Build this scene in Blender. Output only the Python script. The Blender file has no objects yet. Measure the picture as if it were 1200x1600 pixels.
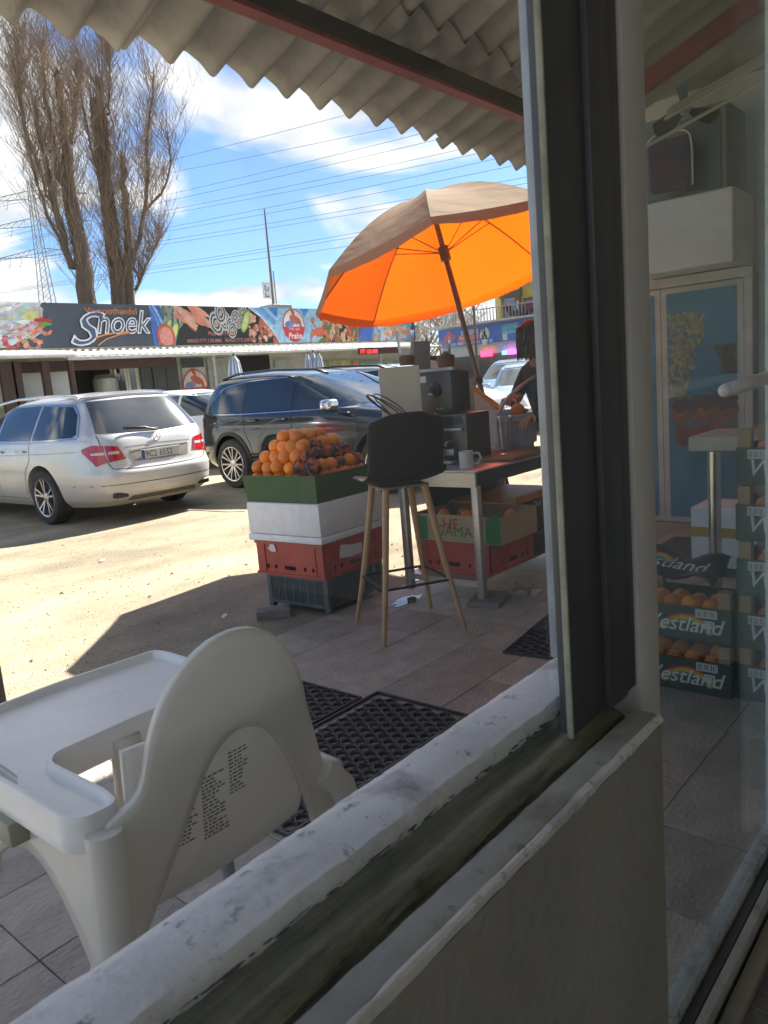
import bpy, bmesh, math, random
import numpy as np
from mathutils import Vector, Matrix
random.seed(7)
S = bpy.context.scene
COL = S.collection
PI = math.pi
R = math.radians

# ------------------------------------------------------------------ camera
# world: X runs along the cafe wall (away to the right), Y points out to the lot, Z up
FPX, HC = 1200.0, 1.30
ROLL = math.atan(.085); PITCH = -math.atan(202/FPX); AZ = R(41)
_f0 = np.array([math.cos(AZ), math.sin(AZ), 0]); _r0 = np.array([math.sin(AZ), -math.cos(AZ), 0])
CF = _f0*math.cos(PITCH)+np.array([0, 0, math.sin(PITCH)])
_u0 = -_f0*math.sin(PITCH)+np.array([0, 0, math.cos(PITCH)])
CR = math.cos(ROLL)*_r0-math.sin(ROLL)*_u0
CU = math.sin(ROLL)*_r0+math.cos(ROLL)*_u0
cd = bpy.data.cameras.new('camera'); cam = bpy.data.objects.new('camera', cd); COL.objects.link(cam)
cd.sensor_fit = 'VERTICAL'; cd.sensor_height = 36; cd.sensor_width = 27; cd.lens = 27
cd.dof.use_dof = True; cd.dof.focus_distance = 5.0; cd.dof.aperture_fstop = 15
cd.clip_start = .02; cd.clip_end = 3000
cam.matrix_world = Matrix(((CR[0], CU[0], -CF[0], 0), (CR[1], CU[1], -CF[1], 0), (CR[2], CU[2], -CF[2], HC), (0, 0, 0, 1)))
S.camera = cam
def ray(x, y): return CF+(x-600)/FPX*CR-(y-800)/FPX*CU
def at_y(x, y, Y):
    d = ray(x, y); p = Y/d[1]*d; return (p[0], p[1], p[2]+HC)
def at_x(x, y, X):
    d = ray(x, y); p = X/d[0]*d; return (p[0], p[1], p[2]+HC)
def at_d(x, y, D):
    p = ray(x, y)*D; return (p[0], p[1], p[2]+HC)

# ------------------------------------------------------------------ light
SUN_SHIFT = (-1.12, -.07)          # shadow shift per metre of height
sx, sy = -SUN_SHIFT[0], -SUN_SHIFT[1]
SUN_EL = math.atan2(1, math.hypot(sx, sy)); SUN_AZ = math.atan2(sy, sx)
sl = bpy.data.lights.new('sun', 'SUN'); sl.energy = 3.3; sl.angle = R(.53); sl.color = (1, .93, .82)
so = bpy.data.objects.new('sun', sl); COL.objects.link(so)
so.rotation_euler = Vector((-sx, -sy, -1)).to_track_quat('-Z', 'Y').to_euler()
so.location = (20, 2, 20)

W = bpy.data.worlds.new('World'); S.world = W; W.use_nodes = True
nt = W.node_tree; nd = nt.nodes; lk = nt.links
for n in list(nd): nd.remove(n)
out = nd.new('ShaderNodeOutputWorld'); bg = nd.new('ShaderNodeBackground'); bg.inputs[1].default_value = 1.0
sky = nd.new('ShaderNodeTexSky'); sky.sky_type = 'NISHITA'; sky.sun_disc = False
sky.sun_elevation = SUN_EL; sky.sun_rotation = PI/2-SUN_AZ; sky.dust_density = .6; sky.ozone_density = 1.5
skm = nd.new('ShaderNodeMix'); skm.data_type = 'RGBA'; skm.blend_type = 'MULTIPLY'; skm.inputs[0].default_value = 1
skm.inputs[7].default_value = (.0175, .0222, .0290, 1); lk.new(sky.outputs[0], skm.inputs[6])
tc = nd.new('ShaderNodeTexCoord'); sp = nd.new('ShaderNodeSeparateXYZ'); lk.new(tc.outputs['Generated'], sp.inputs[0])
def wm(op, a, b=None):
    m = nd.new('ShaderNodeMath'); m.operation = op
    for i, v in enumerate((a, b)):
        if v is None: continue
        if isinstance(v, (int, float)): m.inputs[i].default_value = v
        else: lk.new(v, m.inputs[i])
    return m.outputs[0]
zc = wm('ADD', wm('MAXIMUM', sp.outputs[2], 0.0), .22)
cx = wm('DIVIDE', sp.outputs[0], zc); cy = wm('DIVIDE', sp.outputs[1], zc)
cb = nd.new('ShaderNodeCombineXYZ'); lk.new(cx, cb.inputs[0]); lk.new(cy, cb.inputs[1])
mp = nd.new('ShaderNodeMapping'); lk.new(cb.outputs[0], mp.inputs[0]); mp.inputs['Location'].default_value = (9.9, 15.1, .9)
cn = nd.new('ShaderNodeTexNoise'); cn.inputs['Scale'].default_value = 1.7; cn.inputs['Detail'].default_value = 7; cn.inputs['Roughness'].default_value = .48
cn.inputs['Distortion'].default_value = .25
lk.new(mp.outputs[0], cn.inputs['Vector'])
cr_ = nd.new('ShaderNodeValToRGB'); lk.new(cn.outputs[0], cr_.inputs[0])
cr_.color_ramp.elements[0].position = .475; cr_.color_ramp.elements[1].position = .55
cn2 = nd.new('ShaderNodeTexNoise'); cn2.inputs['Scale'].default_value = 3.4; cn2.inputs['Detail'].default_value = 6; lk.new(mp.outputs[0], cn2.inputs['Vector'])
cc = nd.new('ShaderNodeValToRGB'); lk.new(cn2.outputs[0], cc.inputs[0])
cc.color_ramp.elements[0].position = .35; cc.color_ramp.elements[0].color = (.103, .108, .118, 1)
cc.color_ramp.elements[1].position = .62; cc.color_ramp.elements[1].color = (.215, .21, .204, 1)
cm = nd.new('ShaderNodeMix'); cm.data_type = 'RGBA'
lk.new(wm('MULTIPLY', cr_.outputs[0], .92), cm.inputs[0]); lk.new(skm.outputs[2], cm.inputs[6]); lk.new(cc.outputs[0], cm.inputs[7])
lk.new(cm.outputs[2], bg.inputs[0]); lk.new(bg.outputs[0], out.inputs[0])
S.view_settings.view_transform = 'Standard'; S.view_settings.look = 'None'; S.view_settings.gamma = 1
S.view_settings.exposure = 2.85
S.render.engine = 'CYCLES'
S.cycles.max_bounces = 10; S.cycles.transparent_max_bounces = 16; S.cycles.diffuse_bounces = 5

# ------------------------------------------------------------------ materials
MC = {}
def mat(name, col, rough=.6, metal=0, col2=None, scale=6, bump=0, bscale=60, rnd=0, spec=.5, transl=0, detail=6, contrast=(.35, .65), dist=.02, coat=0, stretch=None):
    if name in MC: return MC[name]
    m = bpy.data.materials.new(name); m.use_nodes = True; MC[name] = m
    t = m.node_tree; n = t.nodes; l = t.links; b = n['Principled BSDF']
    b.inputs['Roughness'].default_value = rough; b.inputs['Metallic'].default_value = metal
    b.inputs['Specular IOR Level'].default_value = spec; b.inputs['Coat Weight'].default_value = coat; b.inputs['Coat Roughness'].default_value = .05
    c4 = lambda c: (c[0], c[1], c[2], 1)
    if col2 is None: col2 = tuple(v*.78 for v in col)
    tcn = n.new('ShaderNodeTexCoord'); src = tcn.outputs['Object']
    if stretch:
        mpn = n.new('ShaderNodeMapping'); mpn.inputs['Scale'].default_value = stretch; l.new(src, mpn.inputs[0]); src = mpn.outputs[0]
    no = n.new('ShaderNodeTexNoise'); no.inputs['Scale'].default_value = scale; no.inputs['Detail'].default_value = detail; no.inputs['Roughness'].default_value = .6
    l.new(src, no.inputs['Vector'])
    rp = n.new('ShaderNodeValToRGB'); rp.color_ramp.elements[0].position = contrast[0]; rp.color_ramp.elements[1].position = contrast[1]
    rp.color_ramp.elements[0].color = c4(col2); rp.color_ramp.elements[1].color = c4(col); l.new(no.outputs[0], rp.inputs[0])
    cur = rp.outputs[0]
    if rnd:
        oi = n.new('ShaderNodeObjectInfo'); mr = n.new('ShaderNodeMapRange'); l.new(oi.outputs['Random'], mr.inputs[0])
        mr.inputs[3].default_value = 1-rnd; mr.inputs[4].default_value = 1+rnd
        mx = n.new('ShaderNodeMix'); mx.data_type = 'RGBA'; mx.blend_type = 'MULTIPLY'; mx.inputs[0].default_value = 1
        l.new(cur, mx.inputs[6]); l.new(mr.outputs[0], mx.inputs[7]); cur = mx.outputs[2]
    l.new(cur, b.inputs['Base Color'])
    if bump:
        nb = n.new('ShaderNodeTexNoise'); nb.inputs['Scale'].default_value = bscale; nb.inputs['Detail'].default_value = 5; l.new(src, nb.inputs['Vector'])
        bm_ = n.new('ShaderNodeBump'); bm_.inputs['Strength'].default_value = bump; bm_.inputs['Distance'].default_value = dist
        l.new(nb.outputs[0], bm_.inputs['Height']); l.new(bm_.outputs[0], b.inputs['Normal'])
    if transl:
        tr = n.new('ShaderNodeBsdfTranslucent'); l.new(cur, tr.inputs[0]); ms = n.new('ShaderNodeMixShader'); ms.inputs[0].default_value = transl
        l.new(b.outputs[0], ms.inputs[1]); l.new(tr.outputs[0], ms.inputs[2]); l.new(ms.outputs[0], n['Material Output'].inputs[0])
    return m
def glassm(name, tint=(1, 1, 1), dirt=.05, dcol=(.5, .52, .5), refl=.5, dscale=3):
    if name in MC: return MC[name]
    m = bpy.data.materials.new(name); m.use_nodes = True; MC[name] = m
    t = m.node_tree; n = t.nodes; l = t.links; n.remove(n['Principled BSDF'])
    tr = n.new('ShaderNodeBsdfTransparent'); tr.inputs[0].default_value = (*tint, 1)
    gl = n.new('ShaderNodeBsdfGlossy'); gl.inputs['Roughness'].default_value = .01; gl.inputs[0].default_value = (.9, .95, .95, 1)
    fr = n.new('ShaderNodeFresnel'); fr.inputs[0].default_value = 1.45
    mu = n.new('ShaderNodeMath'); mu.operation = 'MULTIPLY'; mu.inputs[1].default_value = refl; l.new(fr.outputs[0], mu.inputs[0])
    m1 = n.new('ShaderNodeMixShader'); l.new(mu.outputs[0], m1.inputs[0]); l.new(tr.outputs[0], m1.inputs[1]); l.new(gl.outputs[0], m1.inputs[2])
    df = n.new('ShaderNodeBsdfDiffuse'); df.inputs[0].default_value = (*dcol, 1)
    tl = n.new('ShaderNodeBsdfTranslucent'); tl.inputs[0].default_value = (*dcol, 1); md = n.new('ShaderNodeMixShader'); md.inputs[0].default_value = .5
    l.new(df.outputs[0], md.inputs[1]); l.new(tl.outputs[0], md.inputs[2])
    tcn = n.new('ShaderNodeTexCoord'); no = n.new('ShaderNodeTexNoise'); no.inputs['Scale'].default_value = dscale; no.inputs['Detail'].default_value = 7
    l.new(tcn.outputs['Object'], no.inputs['Vector'])
    mr = n.new('ShaderNodeMapRange'); mr.inputs[1].default_value = .35; mr.inputs[2].default_value = .8; mr.inputs[3].default_value = dirt*.3; mr.inputs[4].default_value = dirt*2.2; l.new(no.outputs[0], mr.inputs[0])
    m2 = n.new('ShaderNodeMixShader'); l.new(mr.outputs[0], m2.inputs[0]); l.new(m1.outputs[0], m2.inputs[1]); l.new(md.outputs[0], m2.inputs[2])
    l.new(m2.outputs[0], n['Material Output'].inputs[0]); return m
def emit(name, col, s):
    if name in MC: return MC[name]
    m = bpy.data.materials.new(name); m.use_nodes = True; MC[name] = m
    b = m.node_tree.nodes['Principled BSDF']; b.inputs['Base Color'].default_value = (*col, 1); b.inputs['Emission Color'].default_value = (*col, 1); b.inputs['Emission Strength'].default_value = s
    return m
def printmat():
    if 'print' in MC: return MC['print']
    m = bpy.data.materials.new('print'); m.use_nodes = True; MC['print'] = m
    n = m.node_tree.nodes; a = n.new('ShaderNodeVertexColor'); a.layer_name = 'Col'
    no = n.new('ShaderNodeTexNoise'); no.inputs['Scale'].default_value = 9; no.inputs['Detail'].default_value = 8
    tcn = n.new('ShaderNodeTexCoord'); m.node_tree.links.new(tcn.outputs['Object'], no.inputs['Vector'])
    mr = n.new('ShaderNodeMapRange'); mr.inputs[1].default_value = .3; mr.inputs[2].default_value = .7; mr.inputs[3].default_value = .72; mr.inputs[4].default_value = 1.1
    m.node_tree.links.new(no.outputs[0], mr.inputs[0])
    mx = n.new('ShaderNodeMix'); mx.data_type = 'RGBA'; mx.blend_type = 'MULTIPLY'; mx.inputs[0].default_value = 1
    m.node_tree.links.new(a.outputs[0], mx.inputs[6]); m.node_tree.links.new(mr.outputs[0], mx.inputs[7])
    b = n['Principled BSDF']; b.inputs['Roughness'].default_value = .55; m.node_tree.links.new(mx.outputs[2], b.inputs['Base Color'])
    return m

# ------------------------------------------------------------------ mesh helpers
class MB:
    def __init__(s): s.v = []; s.f = []; s.c = []
    def add(s, vs, fs, col=None):
        o = len(s.v); s.v += [tuple(map(float, p)) for p in vs]
        for f in fs: s.f.append(tuple(i+o for i in f)); s.c.append(col)
        return s
    def box(s, x0, x1, y0, y1, z0, z1):
        return s.add([(x0, y0, z0), (x1, y0, z0), (x1, y1, z0), (x0, y1, z0), (x0, y0, z1), (x1, y0, z1), (x1, y1, z1), (x0, y1, z1)],
                     [(0, 3, 2, 1), (4, 5, 6, 7), (0, 1, 5, 4), (1, 2, 6, 5), (2, 3, 7, 6), (3, 0, 4, 7)])
    def rbox(s, x0, x1, y0, y1, z0, z1, r=.005, seg=2, jit=0):
        bm = bmesh.new(); bmesh.ops.create_cube(bm, size=1)
        for v in bm.verts: v.co = ((x0+x1)/2+v.co.x*(x1-x0), (y0+y1)/2+v.co.y*(y1-y0), (z0+z1)/2+v.co.z*(z1-z0))
        if jit:
            for v in bm.verts: v.co += Vector([random.uniform(-jit, jit) for _ in range(3)])
        bmesh.ops.bevel(bm, geom=bm.edges[:], offset=r, segments=seg, affect='EDGES', profile=.5)
        bm.verts.index_update(); s.add([v.co for v in bm.verts], [[v.index for v in f.verts] for f in bm.faces]); bm.free(); return s
    def tube(s, pts, rad, n=8, cap=True, closed=False):
        pts = [Vector(p) for p in pts]; k = len(pts)
        rs = rad if isinstance(rad, (list, tuple)) else [rad]*k
        vs = []; prev = None
        for i, p in enumerate(pts):
            if closed: t = pts[(i+1) % k]-pts[i-1]
            else: t = (pts[min(i+1, k-1)]-pts[max(i-1, 0)])
            t.normalize()
            if prev is None:
                a = t.orthogonal().normalized()
            else:
                a = prev-t*prev.dot(t)
                a = a.normalized() if a.length > 1e-6 else t.orthogonal().normalized()
            prev = a; b = t.cross(a)
            for j in range(n):
                w = 2*PI*j/n; vs.append(p+(a*math.cos(w)+b*math.sin(w))*rs[i])
        fs = []
        m = k if closed else k-1
        for i in range(m):
            for j in range(n):
                i2 = (i+1) % k
                fs.append((i*n+j, i*n+(j+1) % n, i2*n+(j+1) % n, i2*n+j))
        if cap and not closed: fs += [tuple(range(n))[::-1], tuple((k-1)*n+j for j in range(n))]
        return s.add(vs, fs)
    def bar(s, p, q, w, h, up=(0, 0, 1)):
        p = Vector(p); q = Vector(q); t = (q-p).normalized(); up = Vector(up)
        a = t.cross(up)
        a = a.normalized() if a.length > 1e-5 else t.orthogonal().normalized()
        b = a.cross(t)
        vs = [c+a*i*w/2+b*j*h/2 for c in (p, q) for i, j in ((-1, -1), (1, -1), (1, 1), (-1, 1))]
        return s.add(vs, [(0, 1, 2, 3), (7, 6, 5, 4), (0, 4, 5, 1), (1, 5, 6, 2), (2, 6, 7, 3), (3, 7, 4, 0)])
    def lathe(s, prof, n=24, c=(0, 0, 0), axis='z'):
        vs = []
        for r, h in prof:
            for j in range(n):
                w = 2*PI*j/n; x, y = r*math.cos(w), r*math.sin(w)
                if axis == 'z': vs.append((c[0]+x, c[1]+y, c[2]+h))
                elif axis == 'y': vs.append((c[0]+x, c[1]+h, c[2]+y))
                else: vs.append((c[0]+h, c[1]+x, c[2]+y))
        fs = []
        for i in range(len(prof)-1):
            for j in range(n): fs.append((i*n+j, i*n+(j+1) % n, (i+1)*n+(j+1) % n, (i+1)*n+j))
        fs.append(tuple(range(n))[::-1]); fs.append(tuple((len(prof)-1)*n+j for j in range(n)))
        return s.add(vs, fs)
    def grid(s, P):
        nu, nv = len(P), len(P[0]); vs = [p for row in P for p in row]
        return s.add(vs, [(i*nv+j, (i+1)*nv+j, (i+1)*nv+j+1, i*nv+j+1) for i in range(nu-1) for j in range(nv-1)])
    def poly(s, pts, col=None): return s.add(pts, [tuple(range(len(pts)))], col)
    def prism(s, pts, d):
        n = len(pts); d = Vector(d); vs = [Vector(p) for p in pts]; vs += [p+d for p in vs]
        return s.add(vs, [tuple(range(n))[::-1], tuple(range(n, 2*n))]+[(i, (i+1) % n, n+(i+1) % n, n+i) for i in range(n)])
    def sphere(s, c, r, nu=14, nv=9, sc=(1, 1, 1)):
        P = [(c[0], c[1], c[2]-r*sc[2])]; fs = []
        for i in range(1, nv):
            a = -PI/2+PI*i/nv
            for j in range(nu):
                b = 2*PI*j/nu; P.append((c[0]+r*sc[0]*math.cos(a)*math.cos(b), c[1]+r*sc[1]*math.cos(a)*math.sin(b), c[2]+r*sc[2]*math.sin(a)))
        P.append((c[0], c[1], c[2]+r*sc[2])); L = len(P)-1
        for j in range(nu):
            fs.append((0, 1+(j+1) % nu, 1+j)); fs.append((L, L-nu+j, L-nu+(j+1) % nu))
        for i in range(nv-2):
            for j in range(nu): fs.append((1+i*nu+j, 1+i*nu+(j+1) % nu, 1+(i+1)*nu+(j+1) % nu, 1+(i+1)*nu+j))
        return s.add(P, fs)
    def mesh(s, name, m, smooth=False, fix=True):
        me = bpy.data.meshes.new(name); me.from_pydata(s.v, [], s.f)
        if fix:
            bm = bmesh.new(); bm.from_mesh(me); bmesh.ops.recalc_face_normals(bm, faces=bm.faces[:]); bm.to_mesh(me); bm.free()
        if any(c is not None for c in s.c):
            ca = me.color_attributes.new('Col', 'FLOAT_COLOR', 'CORNER')
            for p in me.polygons:
                c = s.c[p.index] or (.5, .5, .5)
                for li in p.loop_indices: ca.data[li].color = (c[0], c[1], c[2], 1)
        if m: me.materials.append(m)
        if smooth is True: me.polygons.foreach_set('use_smooth', [True]*len(me.polygons))
        me.update()
        if smooth == 'auto':
            me.polygons.foreach_set('use_smooth', [True]*len(me.polygons)); me.set_sharp_from_angle(angle=R(38))
        return me
    def build(s, name, m, parent=None, smooth=False, fix=True, loc=None, rot=None):
        o = bpy.data.objects.new(name, s.mesh(name, m, smooth, fix)); COL.objects.link(o)
        if parent: o.parent = parent
        if loc: o.location = loc
        if rot: o.rotation_euler = rot
        return o
def tag(o, label=None, cat=None, group=None, kind=None):
    if label: o['label'] = label
    if cat: o['category'] = cat
    if group: o['group'] = group
    if kind: o['kind'] = kind
    return o
def thing(name, label, cat, loc=(0, 0, 0), rz=0, group=None):
    o = bpy.data.objects.new(name, None); o.empty_display_size = .1; COL.objects.link(o)
    o.location = loc; o.rotation_euler = (0, 0, rz); return tag(o, label, cat, group)
def copy_tree(o, parent=None):
    c = o.copy(); COL.objects.link(c); c.parent = parent
    for ch in [q for q in o.children]: copy_tree(ch, c)
    return c
def solid(o, t, off=0):
    md = o.modifiers.new('thick', 'SOLIDIFY'); md.thickness = t; md.offset = off; return o
def subs(o, n=1):
    md = o.modifiers.new('sub', 'SUBSURF'); md.levels = n; md.render_levels = n; return o
def text(name, body, size, m, o, r, u, parent=None, off=0, shear=0, align='LEFT', ext=.0, sx=1.0):
    cu = bpy.data.curves.new('t', 'FONT'); cu.body = body; cu.size = size; cu.offset = off; cu.shear = shear; cu.align_x = align; cu.resolution_u = 3
    ob = bpy.data.objects.new('t', cu); COL.objects.link(ob)
    dg = bpy.context.evaluated_depsgraph_get(); me = bpy.data.meshes.new_from_object(ob.evaluated_get(dg))
    bpy.data.objects.remove(ob); bpy.data.curves.remove(cu)
    o = Vector(o); r = Vector(r).normalized(); u = Vector(u).normalized(); nn = r.cross(u)
    for v in me.vertices: v.co = o+r*v.co.x*sx+u*v.co.y+nn*ext
    me.materials.clear(); me.materials.append(m); me.name = name
    t = bpy.data.objects.new(name, me); COL.objects.link(t)
    if parent: t.parent = parent
    return t
def hexgrid(P, n): pass
# ================================================================== SETTING
# ---- ground
def lotmat():
    m = mat('lot', (.43, .355, .235), .95, col2=(.25, .21, .15), scale=.9, detail=12, bump=.0, contrast=(.35, .66))
    t = m.node_tree; n = t.nodes; l = t.links; b = n['Principled BSDF']
    tcn = [q for q in n if q.type == 'TEX_COORD'][0]
    vo = n.new('ShaderNodeTexVoronoi'); vo.inputs['Scale'].default_value = 150; l.new(tcn.outputs['Object'], vo.inputs['Vector'])
    no = n.new('ShaderNodeTexNoise'); no.inputs['Scale'].default_value = 42; no.inputs['Detail'].default_value = 11; no.inputs['Roughness'].default_value = .72; l.new(tcn.outputs['Object'], no.inputs['Vector'])
    no2 = n.new('ShaderNodeTexNoise'); no2.inputs['Scale'].default_value = 7; no2.inputs['Detail'].default_value = 6; l.new(tcn.outputs['Object'], no2.inputs['Vector'])
    q_ = n.new('ShaderNodeMath'); q_.operation = 'MULTIPLY'; q_.inputs[1].default_value = .35; l.new(no2.outputs[0], q_.inputs[0]); a = n.new('ShaderNodeMath'); a.operation = 'ADD'; l.new(no.outputs[0], a.inputs[0]); l.new(q_.outputs[0], a.inputs[1])
    a2 = n.new('ShaderNodeMath'); a2.operation = 'SUBTRACT'; l.new(a.outputs[0], a2.inputs[0]); l.new(vo.outputs[0], a2.inputs[1])
    bp = n.new('ShaderNodeBump'); bp.inputs['Strength'].default_value = .75; bp.inputs['Distance'].default_value = .012; l.new(a2.outputs[0], bp.inputs['Height']); l.new(bp.outputs[0], b.inputs['Normal'])
    big = n.new('ShaderNodeTexNoise'); big.inputs['Scale'].default_value = .55; big.inputs['Detail'].default_value = 7; big.inputs['Roughness'].default_value = .65; bmp = n.new('ShaderNodeMapping'); bmp.inputs['Scale'].default_value = (.5, 1.4, 1); bmp.inputs['Rotation'].default_value = (0, 0, .5); l.new(tcn.outputs['Object'], bmp.inputs[0]); l.new(bmp.outputs[0], big.inputs['Vector'])
    br_ = n.new('ShaderNodeMapRange'); br_.inputs[1].default_value = .38; br_.inputs[2].default_value = .66; br_.inputs[3].default_value = .58; br_.inputs[4].default_value = 1.12; l.new(big.outputs[0], br_.inputs[0])
    bx_ = n.new('ShaderNodeMix'); bx_.data_type = 'RGBA'; bx_.blend_type = 'MULTIPLY'; bx_.inputs[0].default_value = 1; l.new(b.inputs['Base Color'].links[0].from_socket, bx_.inputs[6]); l.new(br_.outputs[0], bx_.inputs[7]); l.new(bx_.outputs[2], b.inputs['Base Color'])
    # dark specks of exposed stone
    rp = n.new('ShaderNodeMapRange'); rp.inputs[1].default_value = .5; rp.inputs[2].default_value = .72; rp.inputs[3].default_value = 1.12; rp.inputs[4].default_value = .45; l.new(no.outputs[0], rp.inputs[0])
    mx = n.new('ShaderNodeMix'); mx.data_type = 'RGBA'; mx.blend_type = 'MULTIPLY'; mx.inputs[0].default_value = .8
    src = b.inputs['Base Color'].links[0].from_socket
    l.new(src, mx.inputs[6]); l.new(rp.outputs[0], mx.inputs[7]); l.new(mx.outputs[2], b.inputs['Base Color'])
    return m
LOT = lotmat()
g = MB(); xs = [-900, -60, -10, -2, 2, 6, 12, 25, 60, 900]; ys = [-900, -60, -10, 0, 3, 6, 12, 25, 60, 900]
g.grid([[(x, y, -.016) for y in ys] for x in xs]); tag(g.build('ground', LOT), kind='structure')
# loose stones on the lot
peb = MB(); rr = random.Random(3)
for i in range(2600):
    x = rr.uniform(-1, 9); y = 3.15+abs(rr.gauss(0, 2.2)); s = rr.uniform(.003, .011)*(1 if rr.random() < .93 else 2.2)
    vs = [(x+s*rr.uniform(.6, 1.2)*math.cos(a), y+s*rr.uniform(.6, 1.2)*math.sin(a), -.016) for a in (0, 1.3, 2.6, 3.8, 5.1)]+[(x, y, -.016+s*rr.uniform(.5, .9))]
    peb.add(vs, [(0, 1, 5), (1, 2, 5), (2, 3, 5), (3, 4, 5), (4, 0, 5)])
tag(peb.build('gravel', mat('pebble', (.34, .3, .25), .95, col2=(.12, .11, .1), scale=30)), 'loose grit scattered over the dusty lot', 'gravel', kind='stuff')

# ---- patio: mortar bed + tiles
bed = MB(); bed.box(-2.6, 6.4, -3.2, 3.105, -.3, -.006)
patio = tag(bed.build('patio_floor', mat('mortar', (.24, .215, .19), .95, bump=.5)), kind='structure')
TILE = mat('tile', (.41, .35, .29), .36, col2=(.24, .205, .17), scale=5, bump=.8, bscale=48, rnd=.16, dist=.012, contrast=(.3, .68), stretch=(1, 1.6, 1))
tm = MB(); tm.rbox(-.1636, .1636, -.1636, .1636, -.02, 0, .002, 1); tme = tm.mesh('tile', TILE)
rr = random.Random(5)
for i in range(-10, 12):
    for j in range(-4, 4):
        x = 2.63+.33*i+.165; y = 1.782+.33*j+.165
        if x > 6.2 or y < .4: continue
        o = bpy.data.objects.new('tile', tme); COL.objects.link(o); o.parent = patio
        o.location = (x, y, rr.uniform(-.0015, .0008)); o.rotation_euler = (rr.uniform(-.003, .003), rr.uniform(-.003, .003), rr.uniform(-.004, .004)+PI*rr.randint(0, 1))
# indoor floor strip
fl = MB(); fl.box(-2.6, 3.4, -3.2, .34, -.002, 0.0); tag(fl.build('indoor_floor', mat('ifloor', (.2, .18, .16), .5)), kind='structure')

# ---- room around the camera
IW = mat('indoor_paint', (.72, .70, .64), .8, col2=(.66, .64, .58), scale=3, bump=.15, bscale=25)
rm = MB(); rm.box(3.3, 3.45, -3.3, .345, 0, 2.75); rm.box(-2.75, 3.45, -3.45, -3.3, 0, 2.75)
tag(rm.build('room_walls', IW), kind='structure')
cl = MB(); cl.box(-2.75, 3.45, -3.45, .345, 2.75, 2.9); tag(cl.build('ceiling', mat('ceil', (.75, .74, .7), .9)), kind='structure')
OW = mat('outdoor_plaster', (.72, .70, .66), .9, col2=(.6, .58, .54), scale=2.5, bump=.3, bscale=40)
fw = MB(); fw.box(-2.9, -2.5, .347, .56, 0, 3.2); fw.box(-2.5, 2.26, .347, .56, 2.3, 3.2); fw.box(2.26, 6.4, .347, .56, 0, 3.2); fw.box(2.035, 2.26, .40, .50, 0, 3.2)
tag(fw.build('front_wall', OW), 'plain plastered cafe front wall around the window and door', 'wall')

# ---- low wall under the window, with its worn sill
LW = thing('low_wall', 'low plastered wall with worn white sill under the open cafe window', 'wall', (0, 0, 0))
def strip(name, prof, m, x0, x1, n=110, jit=.0012, jz=.001, seed=1, smooth=True):
    rr = random.Random(seed); P = []
    wob = [[0, 0] for _ in prof]
    for i in range(n+1):
        x = x0+(x1-x0)*i/n; row = []
        for k, (y, z) in enumerate(prof):
            wob[k][0] = wob[k][0]*.75+rr.gauss(0, jit); wob[k][1] = wob[k][1]*.75+rr.gauss(0, jz)
            row.append((x, y+wob[k][0], z+wob[k][1]))
        P.append(row)
    b = MB(); b.grid(P); K = len(prof)
    b.f.append(tuple(range(K))); b.c.append(None); b.f.append(tuple(n*K+k for k in range(K))[::-1]); b.c.append(None)
    return b.build(name, m, LW, smooth='auto' if smooth else False)
def sillmat(name, base, dirt, amt, spots=True, mould=None):
    m = mat(name, base, .85, col2=tuple(v*.72 for v in base), scale=4, bump=.35, bscale=120, detail=10, dist=.004)
    t = m.node_tree; n = t.nodes; l = t.links; b = n['Principled BSDF']; tcn = [q for q in n if q.type == 'TEX_COORD'][0]
    cur = b.inputs['Base Color'].links[0].from_socket
    for sc, lo, hi, col, a in [(9, .52, .70, dirt, amt), (38, .58, .67, tuple(v*.6 for v in dirt), amt*.9)]+([(14, .45, .62, mould, .9)] if mould else []):
        no = n.new('ShaderNodeTexNoise'); no.inputs['Scale'].default_value = sc; no.inputs['Detail'].default_value = 9; no.inputs['Roughness'].default_value = .68
        mp_ = n.new('ShaderNodeMapping'); mp_.inputs['Location'].default_value = (sc*.37, 1.3*sc, .5); mp_.inputs['Scale'].default_value = (.16 if mould else 1, 1.6 if mould else 1, 1); l.new(tcn.outputs['Object'], mp_.inputs[0]); l.new(mp_.outputs[0], no.inputs['Vector'])
        r_ = n.new('ShaderNodeMapRange'); r_.inputs[1].default_value = lo; r_.inputs[2].default_value = hi; r_.inputs[3].default_value = 0; r_.inputs[4].default_value = a; l.new(no.outputs[0], r_.inputs[0])
        mx = n.new('ShaderNodeMix'); mx.data_type = 'RGBA'; l.new(r_.outputs[0], mx.inputs[0]); l.new(cur, mx.inputs[6]); mx.inputs[7].default_value = (*col, 1); cur = mx.outputs[2]
    l.new(cur, b.inputs['Base Color']); return m
SILL = sillmat('sill_white', (.86, .84, .80), (.20, .18, .175), .8)
LEDGE = sillmat('ledge_cream', (.38, .37, .31), (.1, .1, .07), .65)
CHAN = sillmat('channel_mould', (.21, .20, .12), (.04, .04, .028), .95, mould=(.05, .056, .025))
WIN = mat('wall_inner', (.30, .29, .25), .8, col2=(.25, .242, .208), scale=5, bump=.2, bscale=60)
strip('wall_body', [(.345, 0), (.345, .8515), (.3515, .8515), (.3515, .838), (.556, .838), (.556, 0)], WIN, -2.5, .889, 4, 0, 0, smooth=False)
strip('inner_ledge', [(.3525, .8385), (.3525, .8612), (.358, .8618), (.368, .8618), (.382, .8612), (.3846, .8585), (.385, .8385)], LEDGE, -2.49, .893, 260, .0003, .0003, 2)
strip('ledge_edge', [(.3452, .8518), (.3440, .8555), (.3455, .8602), (.349, .8618), (.3522, .8619), (.3523, .8518)], sillmat('edge_white', (.70, .68, .62), (.15, .15, .11), .7), -2.49, .893, 260, .0004, .0004, 7)
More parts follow.
